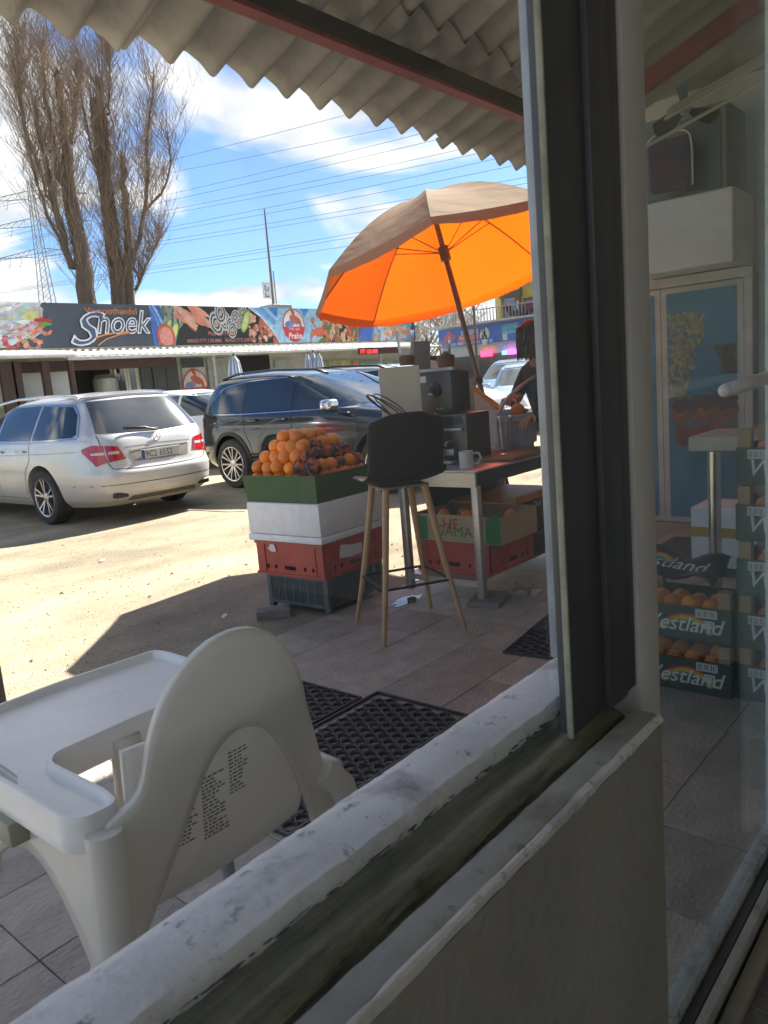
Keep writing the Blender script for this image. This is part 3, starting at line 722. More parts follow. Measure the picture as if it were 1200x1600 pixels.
# ---- juice stall table
STL = mat('brushed_steel', (.55, .52, .46), .38, .75, col2=(.42, .4, .36), scale=5, stretch=(2, 2, 40))
TX0, TX1, TY0, TY1, TZ = 3.53, 4.70, 2.37, 2.97, .775
TB = thing('stall_table', 'steel work table of the juice stall with square legs', 'table', (TX0, TY0, 0))
tw, td = TX1-TX0, TY1-TY0
b = MB(); b.rbox(0, tw, 0, td, TZ-.012, TZ, .003); b.build('table_top', STL, TB, smooth='auto')
b = MB(); b.box(.002, .012, .012, td-.012, TZ-.095, TZ-.013); b.build('apron', STL, TB)
b = MB(); b.box(.012, tw-.012, .002, .012, TZ-.085, TZ-.013); b.build('apron', mat('dark_apron', (.03, .03, .032), .5), TB)
for x in (.022, tw-.052):
    for y in (.022, td-.052):
        b = MB(); b.rbox(x-.012+.0, x+.032, y-.012, y+.032, .03, TZ-.0135, .004); b.build('leg', STL, TB, smooth='auto')
for x in (.03, tw-.03): b = MB(); b.bar((x, .05, .115), (x, td-.05, .115), .03, .03); b.build('cross_rail', STL, TB)
b = MB(); b.box(.012, tw-.012, .03, td-.03, .131, .135); b.build('shelf', STL, TB)
b = MB(); b.rbox(-.13, .13, -.10, .10, -.01, .029, .012, 2, .008)
tag(b.build('concrete_pad', mat('concrete', (.2, .2, .2)), loc=(3.62, 2.40, 0), rot=(0, 0, R(15))), 'rough concrete pad under the near table leg', 'block')
b = MB(); rr = random.Random(8)
for i in range(26):
    c = Vector((rr.gauss(0, .05), rr.gauss(0, .04), abs(rr.gauss(.02, .015)))); p = [c+Vector((rr.gauss(0, .03), rr.gauss(0, .03), rr.gauss(0, .015))) for _ in range(4)]
    for q in p: q.z = max(q.z, .002)
    b.add(p, [(0, 1, 2), (0, 2, 3)])
tag(b.build('crumpled_rag', mat('rag', (.4, .37, .32), .9), loc=(3.80, 2.28, 0)), 'crumpled pale rag on the floor by the table leg', 'rag')
b = MB(); b.box(.30, tw-.03, td-.012, td-.006, .14, TZ-.02); b.build('under_table_shade', mat('dark_apron', (.03, .03, .03)), TB)  # dark sheet added to darken the space under the table
# things under the table
redcrate('red_crate', 'red plastic crate on the lower shelf of the stall table', (3.66, 2.40, .137), 0, .50, .52, .185)
CARD = mat('cardboard', (.42, .32, .19), .85, col2=(.36, .27, .155), scale=4)
KG = mat('card_green', (.03, .22, .06), .7)
bx = thing('fruit_carton', 'open cardboard fruit carton with green corners and writing on the red crate', 'box', (3.66, 2.32, .324), 0)
b = MB(); openbox(b, .42, .62, .165, .005); b.build('carton_wall', CARD, bx)
for y0, y1 in ((-.001, .10), (.52, .621)):
    b = MB(); b.poly([(-.002, y0, .004), (-.002, y1, .004), (-.002, y1*.98+.0, .15), (-.002, y0, .185 if y0 < .1 else .15)]); b.build('green_print', KG, bx, fix=False)
text('lettering', 'GAMAC', .095, KG, (-.003, .46, .035), (0, -1, 0), (0, 0, 1), bx)
text('red_mark', 'HF', .10, mat('red_ink', (.45, .05, .05), .7), (-.0035, .405, .075), (0, -1, 0), (0, 0, 1), bx)
def oranges(spots, label, group, r=.039, me=None, name='orange'):
    for p in spots:
        o = bpy.data.objects.new(name, me or ome); COL.objects.link(o); o.location = p; q = r*rr.uniform(.93, 1.07); o.scale = (q, q, q*.97); o.rotation_euler = (rr.uniform(0, 6), rr.uniform(0, 6), rr.uniform(0, 6)); tag(o, label, 'orange', group)
oranges([(3.71+.085*i, 2.38+.085*j, .40+(.06 if (i+j) % 2 == 0 and i else 0)) for i in range(3) for j in range(6) if (i*3+j*2) % 5], 'orange inside the open carton under the stall table', 'oranges in the carton under the table')
b = MB(); b.rbox(3.98, 4.66, 2.40, 2.90, .50, .515, .004); b.rbox(3.98, 4.66, 2.40, 2.42, .515, .545, .004)
ob = b.build('orange_tray', mat('orange_plastic', (.55, .17, .02), .5)); tag(ob, 'orange plastic tray propped under the stall table top', 'tray')
b = MB(); openbox(b, .50, .46, .20, .006); o = tag(b.build('dark_carton', mat('dark_card', (.03, .028, .025), .8, col2=(.05, .045, .04)), loc=(4.14, 2.42, .297)), 'dark printed carton under the far end of the stall table', 'box')
text('lettering', 'Chef', .05, mat('white_ink', (.7, .7, .68), .7), (.08, -.001, .15), (1, 0, 0), (0, 0, 1), o)
b = MB(); openbox(b, .50, .46, .15, .006); tag(b.build('dark_carton', mat('dark_card', (.03, .03, .03)), loc=(4.14, 2.42, .137)), 'dark carton at the bottom of the shelf under the stall table', 'box')

# things on the table
BLK = mat('machine_black', (.025, .025, .028), .35, col2=(.04, .04, .045), scale=5)
MCH = thing('juicer_machine', 'black and steel juicing machine on the stall table behind the stool', 'machine', (3.96, 2.78, TZ))
b = MB(); b.rbox(-.10, .16, -.14, .15, 0, .30, .008); b.build('base_cabinet', mat('cab_steel', (.07, .065, .06), .3, .5, col2=(.05, .05, .05)), MCH, smooth='auto')
b = MB(); b.rbox(-.06, .14, -.02, .27, .305, .56, .008); b.build('upper_housing', BLK, MCH, smooth='auto')
b = MB(); b.rbox(-.02, .10, -.01, .26, .561, .585, .004); b.build('top_plate', mat('plate_steel', (.35, .35, .34), .4, .5), MCH, smooth='auto')
b = MB(); b.lathe([(.045, 0), (.045, .02), (.028, .035), (.02, .05)], 20, (-.06, .10, .45), 'x')
for i in range(len(b.v)): b.v[i] = (-.12-b.v[i][0], b.v[i][1], b.v[i][2])
b.build('knob', mat('knob', (.01, .01, .01), .3), MCH, smooth='auto')
b = MB(); b.rbox(-.122, -.118, .085, .115, .425, .432, .001); b.build('knob_mark', mat('white_ink', (.7, .7, .7)), MCH)
b = MB(); b.rbox(-.14, -.101, -.06, .06, .05, .09, .004); b.rbox(-.13, -.101, -.12, .13, .20, .215, .003); b.build('spout', mat('plate_steel', (.4, .4, .4)), MCH, smooth='auto')
for k in range(4): b = MB(); b.lathe([(.006, 0), (.006, .008)], 10, (-.069, .0+.03*k, .335), 'x'); b.build('button', mat('btn%d' % k, ((.4, .03, .03), (.05, .3, .08), (.5, .5, .5), (.5, .4, .05))[k], .4), MCH)
for k in range(7): b = MB(); b.box(-.1025, -.1005, -.115+.022*k, -.103+.022*k, .235, .285); b.build('vent_slot', mat('knob', (.01, .01, .01)), MCH)
for y in (-.125, .135):
    for z in (.02, .28): b = MB(); b.lathe([(.005, -.103), (.004, -.1005)], 8, (0, y, z), 'x'); b.build('screw', mat('plate_steel', (.4, .4, .4)), MCH)
b = MB(); b.poly([(-.0612, y, z) for y, z in ((.17, .50), (.17, .54), (.25, .54), (.25, .50))]); b.build('label', mat('white_ink', (.7, .7, .7)), MCH, fix=False)
b = MB(); b.tube([(-.10, -.02, .13), (-.15, -.02, .13), (-.165, -.02, .11)], .009, 8); b.build('tap', mat('plate_steel', (.4, .4, .4)), MCH, smooth='auto')
b = MB(); b.rbox(-.20, -.105, -.08, .06, .002, .022, .006); b.build('drip_tray', mat('plate_steel', (.4, .4, .4)), MCH, smooth='auto')
b = MB(); b.rbox(-.125, .125, -.006, .006, 0, .31, .003); 
tag(b.build('steel_plate', mat('plate_pale', (.50, .46, .37), .45, .2, col2=(.42, .38, .3), scale=4), loc=(3.70, 3.00, TZ+.30), rot=(0, 0, R(-52))), 'pale flat steel box lid standing beside the juicing machine', 'plate')
b = MB(); b.rbox(-.09, .09, -.05, .05, 0, .30, .006); tag(b.build('storage_tin', mat('tin_dark', (.09, .085, .08), .4, .4), loc=(3.70, 2.90, TZ), smooth='auto', rot=(0, 0, R(-52))), 'dark tin box under the pale steel lid', 'box')
b = MB(); b.rbox(-.055, .055, -.012, .012, 0, .62, .004); tag(b.build('grey_slab', mat('slab_grey', (.16, .15, .145), .6), loc=(4.02, 3.10, TZ+.15), rot=(R(-4), R(4), R(-45))), 'tall dark grey board standing upright by the juicing machine', 'board')
def cup(loc, label, r=.04, h=.14):
    b = MB(); prof = [(r*.75, 0), (r, h)]; n = 20
    P = [[(rr_*math.cos(2*PI*j/n), rr_*math.sin(2*PI*j/n), z) for j in range(n+1)] for rr_, z in prof]
    b.grid(P); b.poly([(r*.75*math.cos(2*PI*j/n), r*.75*math.sin(2*PI*j/n), .001) for j in range(n)])
    return tag(b.build('clear_cup', glassm('clear_plastic', (.85, .87, .88), .14, (.75, .76, .78), 1.0, 8), loc=loc, smooth=True), label, 'cup')
cup((4.0, 2.86, TZ+.61), 'clear plastic cup standing on top of the juicing machine')
b = MB(); b.lathe([(.05, 0), (.058, .06), (.05, .075)], 18); b.sphere((.02, .01, .07), .03); tag(b.build('rag_pot', mat('brown_pot', (.14, .05, .03), .7), loc=(4.0, 2.86, TZ+.586), smooth='auto'), 'small brown pot on the juicing machine top', 'pot')
b = MB(); b.lathe([(.045, 0), (.05, .05), (.04, .06)], 18); tag(b.build('brown_bowl', mat('brown_pot', (.14, .05, .03), .7), loc=(3.76, 2.98, TZ+.616), smooth='auto'), 'small brown bowl resting on the pale steel lid', 'bowl')
b = MB(); n = 20; P = [[(q*math.cos(2*PI*j/n), q*math.sin(2*PI*j/n), z) for j in range(n+1)] for q, z in ((.042, 0), (.06, .15))]; b.grid(P)
tag(b.build('glass_jar', glassm('clear_plastic', (.8, .8, .8)), loc=(3.76, 2.98, TZ+.676), smooth=True), 'clear frosted jar on the brown bowl', 'jar')
cb_ = MB()
for a in (.0, .5, -.6):
    pts = [(.0+.16*math.sin(t*PI)*math.cos(2.4+a), .14*math.sin(t*PI*1.3)*math.sin(2+a), .02+.16*math.sin(t*PI)) for t in np.linspace(0, 1, 18)]; cb_.tube(pts, .004, 6)
tag(cb_.build('power_cable', mat('cable', (.02, .02, .02), .5), loc=(3.56, 2.93, TZ+.28), smooth=True), 'looped dark power cable in front of the pale steel lid', 'cable')
b = MB(); r_, n = .042, 24
b.lathe([(r_, 0), (r_, .095), (r_-.004, .097), (r_-.006, .09), (r_-.006, .008)], n)
mg = thing('mug', 'white mug with handle on the table corner', 'mug', (3.66, 2.52, TZ), 0)
b.build('cup_body', mat('ceramic', (.6, .6, .58), .3), mg, smooth='auto')
b = MB(); b.tube([(.03, -.032, .08), (.05, -.055, .078), (.058, -.063, .05), (.045, -.05, .022), (.028, -.03, .02)], .007, 10); b.build('handle', mat('ceramic', (.6, .6, .58), .3), mg, smooth=True)
b = MB(); b.rbox(-.32, .32, -.16, .16, 0, .022, .004); tag(b.build('cutting_board', mat('board_wood', (.20, .13, .075), .6, col2=(.13, .085, .05), scale=4, stretch=(2, 18, 1)), loc=(4.22, 2.54, TZ+.001), rot=(0, 0, R(4)), smooth='auto'), 'worn wooden cutting board along the table front', 'board')
# clear cups on the board
for i, (x, y, h) in enumerate(((4.36, 2.68, 0), (4.44, 2.74, 0))): 
    st = cup((x, y, TZ+.024), ['nested clear plastic cups on the cutting board', 'clear plastic cup behind the nested cups on the board'][i], .048, .17+.05*(1-i))
# bucket, orange, lever press
BK = thing('ribbed_bucket', 'grey ribbed bucket under the lever press on the stall', 'bucket', (4.56, 2.70, TZ))
b = MB(); n = 48; P = []
for z, q in ((0, .098), (.02, .10), (.19, .112), (.20, .122), (.235, .124), (.24, .118), (.22, .112)):
    P.append([((q*(1-.035*(j % 2)*(0 if z > .19 else 1)))*math.cos(2*PI*j/n), (q*(1-.035*(j % 2)*(0 if z > .19 else 1)))*math.sin(2*PI*j/n), z) for j in range(n+1)])
b.grid(P); b.poly([(.09*math.cos(2*PI*j/24), .09*math.sin(2*PI*j/24), .21) for j in range(24)])
b.build('bucket_body', mat('bucket_grey', (.30, .30, .32), .5, col2=(.24, .24, .26)), BK, smooth=False)
oranges([(4.55, 2.69, TZ+.262)], 'half orange in the press over the grey bucket', None, .047)
LV = thing('lever_press', 'grey steel lever press with long curved handle', 'press', (4.50, 2.82, TZ))
b = MB(); b.rbox(-.06, .06, -.06, .06, .0, .02, .004); b.build('base', mat('press_steel', (.42, .42, .43), .35, .6), LV, smooth='auto')
b = MB(); b.tube(smoothc([(0, 0, .02), (0, -.0, .20), (.02, -.02, .30), (.12, -.08, .40), (.30, -.18, .50)], 3), .013, 12); b.build('lever', mat('press_steel', (.42, .42, .43), .35, .6), LV, smooth=True)
b = MB(); n = 24; P = [[(.13*math.cos(a)*math.cos(2*PI*j/n), .13*math.cos(a)*math.sin(2*PI*j/n), .11*math.sin(a)) for j in range(n+1)] for a in np.linspace(0, PI/2*.98, 10)]; b.grid(P)
tag(b.build('clear_dome', glassm('clear_plastic', (.8, .8, .8)), loc=(4.80, 2.84, TZ+.26), smooth=True), 'clear plastic dome cover by the lever press', 'cover')
b = MB(); b.rbox(-.17, .17, -.15, .15, 0, .26, .01); tag(b.build('cool_box', mat('blue_white', (.25, .3, .42), .5, col2=(.5, .5, .52), scale=6), loc=(4.86, 2.95, TZ), rot=(0, 0, .2)), 'blue and white box behind the grey bucket', 'box')
# price board: white panel with orange edge, leaning
PB = thing('price_board', 'white leaning board with an orange edge behind the juicing machine', 'board', (4.66, 3.12, .74))
b = MB(); q = [(-.32, 0, 0), (.42, 0, 0), (.36, 0, .16), (-.22, 0, .68), (-.30, 0, .70)]; b.prism(q, (0, .012, 0)); b.build('panel', mat('panel_cream', (.68, .62, .52), .6, col2=(.58, .52, .44), scale=5, transl=.25), PB)
b = MB(); b.bar((.36, -.008, .165), (-.22, -.008, .69), .03, .03, (0, 1, 0)); b.build('edge_trim', mat('orange_trim', (.75, .25, .03), .5), PB)
PB.rotation_euler = (R(-6), 0, R(-42))
b = MB(); b.rbox(-.1, .1, -.06, .06, 0, .5, .01); tag(b.build('beige_canister', mat('canister', (.55, .5, .42), .6), loc=(4.35, 3.03, TZ-.0), smooth='auto', rot=(0, 0, R(-40))), 'beige canister behind the juicing machine', 'canister')

# ---- umbrella
UC = Vector((5.187, 3.622, 2.145)); UA = Vector((.035, .267, 1)).normalized(); UR, UH, UPH = 1.118, .62, 3.679
e1 = Vector((0, 1, 0)).cross(UA).normalized(); e2 = UA.cross(e1)
foot = UC-UA*(2.145+.016)/UA.z
UB = thing('market_umbrella', 'large orange market umbrella tilted over the juice stall', 'umbrella', foot)
m = bpy.data.materials.new('umbrella_cloth'); m.use_nodes = True; n_ = m.node_tree.nodes; l_ = m.node_tree.links
ge = n_.new('ShaderNodeNewGeometry'); mx = n_.new('ShaderNodeMix'); mx.data_type = 'RGBA'; l_.new(ge.outputs['Backfacing'], mx.inputs[0]); mx.inputs[6].default_value = (.46, .37, .27, 1); mx.inputs[7].default_value = (.70, .20, .01, 1)
l_.new(mx.outputs[2], n_['Principled BSDF'].inputs['Base Color']); n_['Principled BSDF'].inputs['Roughness'].default_value = .8
tl = n_.new('ShaderNodeBsdfTranslucent'); mt = n_.new('ShaderNodeMix'); mt.data_type = 'RGBA'; mt.inputs[6].default_value = (.26, .14, .07, 1); mt.inputs[7].default_value = (.54, .070, .0, 1); l_.new(ge.outputs['Backfacing'], mt.inputs[0]); l_.new(mt.outputs[2], tl.inputs[0]); ms = n_.new('ShaderNodeMixShader'); ms.inputs[0].default_value = .62
l_.new(n_['Principled BSDF'].outputs[0], ms.inputs[1]); l_.new(tl.outputs[0], ms.inputs[2]); l_.new(ms.outputs[0], n_['Material Output'].inputs[0])
wn = n_.new('ShaderNodeTexNoise'); wn.inputs['Scale'].default_value = 5; bpn = n_.new('ShaderNodeBump'); bpn.inputs['Strength'].default_value = .25; bpn.inputs['Distance'].default_value = .05; l_.new(wn.outputs[0], bpn.inputs['Height']); l_.new(bpn.outputs[0], n_['Principled BSDF'].inputs['Normal'])
UM = m
def up(rad, ang, hgt): return UC+e1*rad*math.cos(ang)+e2*rad*math.sin(ang)+UA*hgt-foot
DARK = mat('umbrella_steel', (.10, .075, .06), .45, .5)
for k in range(8):
    a0 = UPH-k*PI/4; a1 = a0-PI/4
    P = []
    for i in range(13):
        t = i/12; row = []
        for j in range(11):
            s_ = j/10; rim = up(UR, a0, 0)*(1-s_)+up(UR, a1, 0)*s_
            top = UC+UA*UH-foot
            p = top*(1-t)+rim*t+UA*(.10*math.sin(PI*t)*(1-.25*4*s_*(1-s_)))-UA*.012*math.sin(PI*s_)*t
            inw = (UC-foot-p); 
            row.append(p)
        P.append(row)
    b = MB(); b.grid(P); o = b.build('canopy_panel', UM, UB, smooth=True, fix=False)
    # make normals point outward
    me = o.data
    c = me.polygons[60].center; nrm = me.polygons[60].normal
    if nrm.dot(Vector(c)-(UC-foot-UA*.5)) < 0: me.flip_normals()
    P = []
    for j in range(17):
        s_ = j/16; rim = up(UR, a0, 0)*(1-s_)+up(UR, a1, 0)*s_; rim = rim-UA*.012*math.sin(PI*s_)
        low = .055+.02*math.sin(PI*s_)+.002*math.sin(s_*25+k)
        outw = (rim-(UC-foot)).normalized()
        P.append([rim, rim-UA*low*.5+outw*.012, rim-UA*low+outw*.004])
    b = MB(); b.grid(P); o = b.build('valance', UM, UB, smooth=True, fix=False); me = o.data
    if me.polygons[10].normal.dot(Vector(me.polygons[10].center)-(UC-foot)) < 0: me.flip_normals()
    b = MB(); rp = [up(UR*t, a0, UH*(1-t)+.10*math.sin(PI*t)-.012) for t in np.linspace(0, 1, 9)]; b.tube(rp, .006, 6); b.build('rib', DARK, UB, smooth=True)
    b = MB(); b.tube([UC+UA*.12-foot, up(UR*.52, a0, UH*.48+.085)], .0045, 6); b.build('strut', DARK, UB, smooth=True)
b = MB(); b.tube([Vector((0, 0, 0)), UC+UA*(UH+.012)-foot], .021, 14); b.build('pole', DARK, UB, smooth='auto')
b = MB(); b.tube([UC+UA*.06-foot, UC+UA*.17-foot], .042, 14); b.build('hub', DARK, UB, smooth='auto')
b = MB(); b.tube([UC-UA*.95-foot, UC-UA*.90-foot], .034, 12); b.rbox(*(lambda c: (c.x-.06, c.x-.02, c.y-.02, c.y+.02, c.z-.02, c.z+.02))(UC-UA*.92-foot)); b.build('tilt_joint', DARK, UB, smooth='auto')
b = MB(); b.lathe([(.25, 0), (.25, .05), (.06, .08), (.035, .30)], 28); b.build('base', mat('umbrella_base', (.15, .15, .15), .8), UB, smooth='auto')

# ---- vendor
SKIN = mat('skin', (.45, .26, .18), .5, col2=(.40, .22, .15)); HAIR = mat('hair', (.035, .014, .012), .4, col2=(.015, .008, .008), scale=20, stretch=(1, 1, 8)); COAT = mat('coat', (.02, .022, .028), .8, bump=.4, bscale=20); TRO = mat('trousers', (.03, .032, .045), .85)
VP = thing('person', 'person in dark jacket pressing fruit at the stall, mostly hidden by the frame', 'person', (5.02, 2.66, 0), R(-55))
# local: +x = facing
def skinfig(name, verts, edges, m, parent, sub=2, root=0):
    me = bpy.data.meshes.new(name); me.from_pydata([v[:3] for v in verts], edges, []); o = bpy.data.objects.new(name, me); COL.objects.link(o)
    o.parent = parent
    md = o.modifiers.new('skin', 'SKIN'); md.use_smooth_shade = True
    sv = me.skin_vertices[0].data
    for i, v in enumerate(verts): sv[i].radius = (v[3], v[4] if len(v) > 4 else v[3]); sv[i].use_root = (i == root)
    subs(o, sub); me.materials.append(m); return o
ax, ay = math.cos(R(55)), math.sin(R(55))
def w2l(p): dx, dy = p[0]-5.02, p[1]-2.66; return (ax*dx-ay*dy, ay*dx+ax*dy, p[2])
hd = w2l((4.755, 2.65, 1.50)); h1 = w2l((4.50, 2.60, .97)); h2 = w2l((4.55, 2.58, 1.02)); el = w2l((4.72, 2.50, 1.02)); el2 = w2l((4.86, 2.90, 1.08)); h2 = w2l((4.70, 2.84, 1.10))
shR = w2l((4.80, 2.50, 1.28)); shL = w2l((4.92, 2.82, 1.28)); nk = w2l((4.80, 2.66, 1.38)); ch = w2l((4.88, 2.66, 1.20)); wa = w2l((4.99, 2.66, .98)); pe = (0, 0, .86)
V = [(*pe, .16, .12), (*wa, .15, .11), (*ch, .17, .12), (*nk, .055), (*shR, .07), (*el, .048), (h1[0]*.85+el[0]*.15, h1[1]*.85+el[1]*.15, .985, .034), (*shL, .07), (*el2, .048), (*h2, .034),
     (0, .09, .82, .09), (.02, .10, .46, .06), (-.01, .10, .09, .045), (0, -.09, .82, .09), (.02, -.10, .46, .06), (-.01, -.10, .09, .045), (.11, .11, .04, .04), (.11, -.11, .04, .04)]
E_ = [(0, 1), (1, 2), (2, 3), (2, 4), (4, 5), (5, 6), (2, 7), (7, 8), (8, 9), (0, 10), (10, 11), (11, 12), (0, 13), (13, 14), (14, 15), (12, 16), (15, 17)]
skinfig('body', V, E_, COAT, VP)
# head with neck, face and hair
b = MB(); b.sphere(hd, .1, 20, 14, (.95, .78, 1.18))
fx = Vector((1, 0, 0)); b.sphere((hd[0]+.095, hd[1], hd[2]-.01), .018, 10, 7, (1, .8, 1.3)); b.sphere((hd[0]+.086, hd[1], hd[2]-.055), .02, 10, 7, (.5, 1.3, .5))
for s_ in (-1, 1): b.sphere((hd[0]-.0, hd[1]+s_*.078, hd[2]-.005), .024, 10, 7, (.7, .35, 1.2)); b.sphere((hd[0]+.083, hd[1]+s_*.032, hd[2]+.018), .012, 8, 6)
b.tube([(nk[0], nk[1], nk[2]-.04), (hd[0]-.015, hd[1], hd[2]-.06)], [.052, .05], 14)
b.build('head', SKIN, VP, smooth=True)
b = MB(); rr = random.Random(77)
b.sphere((hd[0]-.018, hd[1], hd[2]+.022), .108, 20, 14, (.95, .84, 1.08))
for i in range(220):
    a = rr.uniform(1.2, 5.08); zz = rr.uniform(-.02, .09); q = .1; x0 = hd[0]-.018+q*math.cos(a); y0 = hd[1]+q*.86*math.sin(a)
    b.tube([(x0, y0, hd[2]+zz), (x0*1.0-.006, y0+.004*math.sin(a), hd[2]+zz-.07), (x0-.004, y0, hd[2]+zz-.12)], [.006, .005, .002], 4)
b.build('hair', HAIR, VP, smooth=True)
def hand(root, tip, parent, spread):
    # palm + four fingers + thumb as one skinned mesh from wrist to fingertips
    root, tip = Vector(root), Vector(tip); d = (tip-root).normalized(); side = d.cross(Vector((0, 0, 1))).normalized(); dn = Vector((0, 0, -1))
    V = [(*root, .026, .018), (*(root+d*.05), .034, .016)]; E_ = [(0, 1)]
    for k, (off, L) in enumerate(((-.030, .068), (-.010, .078), (.010, .072), (.028, .055))):
        b0 = root+d*.075+side*off; i0 = len(V)
        V += [(*b0, .0095), (*(b0+d*L*.45+dn*.012), .009), (*(b0+d*L*.75+dn*.035), .0085), (*(b0+d*L*.8+dn*.055), .0075)]
        E_ += [(1, i0), (i0, i0+1), (i0+1, i0+2), (i0+2, i0+3)]
    b0 = root+d*.03-side*.03; i0 = len(V); V += [(*b0, .012), (*(b0-side*.025+d*.025+dn*.01), .0105), (*(b0-side*.03+d*.05+dn*.03), .009)]; E_ += [(0, i0), (i0, i0+1), (i0+1, i0+2)]
    return skinfig('hand', V, E_, SKIN, parent, 1)
hand(w2l((4.565, 2.59, 1.00)), w2l((4.40, 2.60, .97)), VP, 1); hand(w2l((4.72, 2.85, 1.10)), w2l((4.62, 2.82, 1.12)), VP, 1)

# puddle by the crates and bits of litter
b = MB(); rr = random.Random(41); b.poly([(.16*math.cos(t)*rr.uniform(.55, 1.1), .07*math.sin(t)*rr.uniform(.5, 1.1), 0) for t in np.linspace(0, 2*PI, 22)[:-1]])
tag(b.build('puddle', mat('water', (.04, .04, .04), .03, spec=.8), loc=(3.42, 2.86, .0022), fix=False), 'small wet puddle on the tiles behind the stool', 'puddle')
for i, (x, y) in enumerate(((2.75, 3.72), (4.6, 5.4), (3.3, 6.1))):
    b = MB(); b.add([(rr.uniform(-.05, .05), rr.uniform(-.04, .04), abs(rr.gauss(.008, .006))) for _ in range(6)], [(0, 1, 2), (0, 2, 3), (3, 4, 5), (1, 4, 2)])
    tag(b.build('paper_scrap', mat('scrap', (.6, .57, .5), .9), loc=(x, y, -.014)), ['crumpled paper scrap on the ground left of the crate stack', 'paper scrap on the sunlit ground behind the crates', 'paper scrap on the sunlit ground before the silver car'][i], 'litter')
# ================================================================== PASSAGE BEHIND THE GLASS DOOR
DG = mat('crate_green', (.024, .05, .038), .6, col2=(.05, .065, .05), scale=11, contrast=(.28, .5), rnd=.3); DGT = mat('white_print', (.62, .62, .58), .7)
TAN = mat('crate_wood', (.33, .22, .12), .8, col2=(.26, .17, .09), scale=6)
def arcband(b, cy, cz, r0, r1, a0, a1, x, col, n=16):
    for i in range(n):
        t0 = a0+(a1-a0)*i/n; t1 = a0+(a1-a0)*(i+1)/n
        b.poly([(x, cy-r*math.cos(t), cz+r*math.sin(t)) for r, t in ((r0, t0), (r1, t0), (r1, t1), (r0, t1))], col)
def westland(loc, label, rz=0, part=False):
    t = thing('fruit_crate', label, 'crate', loc, rz, 'printed fruit crates behind the glass door')
    w, d, h = .40, .30, .135      # w along y, d along x ; front at x=0
    b = MB(); b.box(0, .006, 0, w, 0, h); b.build('front_panel', DG, t)
    b = MB(); b.box(.0062, d-.0062, 0, .006, 0, h); b.box(.0062, d-.0062, w-.006, w, 0, h); b.box(d-.006, d, 0, w, 0, h); b.build('side_panel', DG, t)
    b = MB(); b.box(.0062, d-.0062, .0062, w-.0062, .0, .006); b.build('base', TAN, t)
    for y in (.0065, w-.0485):
        for x in (.0065, d-.0485):
            b = MB(); b.box(x, x+.042, y, y+.042, .007, .2); b.build('corner_post', TAN, t)
    text('lettering', 'Westland', .085, DGT, (-.0018, w-.035, .035), (0, -1, 0), (0, 0, 1), t, shear=.3, off=.0006)
    b = MB()
    for k, c in enumerate(((.5, .06, .03), (.55, .3, .03), (.45, .42, .05), (.08, .22, .06))): arcband(b, w*.42, -.02, .118-.008*k, .125-.008*k, R(28), R(152), -.0009, c)
    b.build('rainbow_print', printmat(), t, fix=False)
    b = MB(); rr = random.Random(5)
    for y0, y1, z0, z1 in ((.05, .13, .095, .128), (.30, .36, .095, .128), (.06, .10, .055, .085)):
        b.poly([(-.0012, y, z) for y, z in ((y0, z0), (y0, z1), (y1, z1), (y1, z0))], (.55, .55, .53))
        for k in range(9):
            ya = y0+(y1-y0)*(.06+.1*k); b.poly([(-.0016, y, z) for y, z in ((ya, z0+.005), (ya, z1-.005), (ya+(y1-y0)*.05, z1-.005), (ya+(y1-y0)*.05, z0+.005))], (.1, .1, .1) if k % 3 else (.45, .45, .45))
    b.build('label_print', printmat(), t, fix=False)
    return t
rr = random.Random(31)
def fill(loc, label, group):
    oranges([(loc[0]+.065+.085*i, loc[1]+.09+.074*j+rr.uniform(-.004, .004), loc[2]+.115+rr.uniform(-.006, .006)) for i in range(2) for j in range(4)], label, group, .037)
order = ['lowest', 'second', 'third', 'fourth', 'topmost']
for k in range(2):
    l = (2.90, .852, .001+.215*k); westland(l, ['lower dark green fruit crate with white lettering in the short stack', 'upper dark green fruit crate with white lettering in the short stack'][k])
    fill(l, 'orange in the %s crate of the short stack' % ('lower', 'upper')[k], 'oranges in the short crate stack')
for k in range(5):
    l = (2.93, .440, .001+.206*k); westland(l, rz=rr.uniform(-.03, .02), label='%s dark green fruit crate in the tall stack by the door edge' % order[k])
    fill(l, 'orange in the %s crate of the tall stack' % order[k], 'oranges in the tall crate stack')
# folded printed cover on the short stack
cv = thing('printed_cover', 'dark plum paper cover with rainbow and lettering on the short crate stack', 'paper', (2.91, .87, .432))
P = []
for i in range(15):
    row = []
    for j in range(11):
        y = .34*i/14; x = -.02+.24*j/10; row.append((x, y+.04, .012+.03*math.sin(i*.7)*.5+.02*math.sin(j*.9+i*.3)+.10*(j/10)*.5+ .03*(i/14)))
    P.append(row)
b = MB(); b.grid(P); o = b.build('sheet', mat('plum_paper', (.035, .018, .03), .5), cv, smooth=True); solid(o, .002)
text('lettering', 'estland', .085, DGT, (-.0, .33, .075), (.1, -1, -.12), (.8, .0, .45), cv, shear=.3)
b = MB()
for k, c in enumerate(((.5, .06, .05), (.55, .3, .03), (.1, .3, .1), (.05, .2, .4))):
    for i in range(10):
        t0, t1 = R(20+13*i), R(33+13*i)
        b.poly([(-.004-.0006*k+.10*q*math.sin(t)*.8+.0, .27+.10*q*math.cos(t), .062+.06*q*math.sin(t)) for q, t in ((.7-.08*k, t0), (.78-.08*k, t0), (.78-.08*k, t1), (.7-.08*k, t1))], c)
b.build('rainbow_print', printmat(), cv, fix=False)
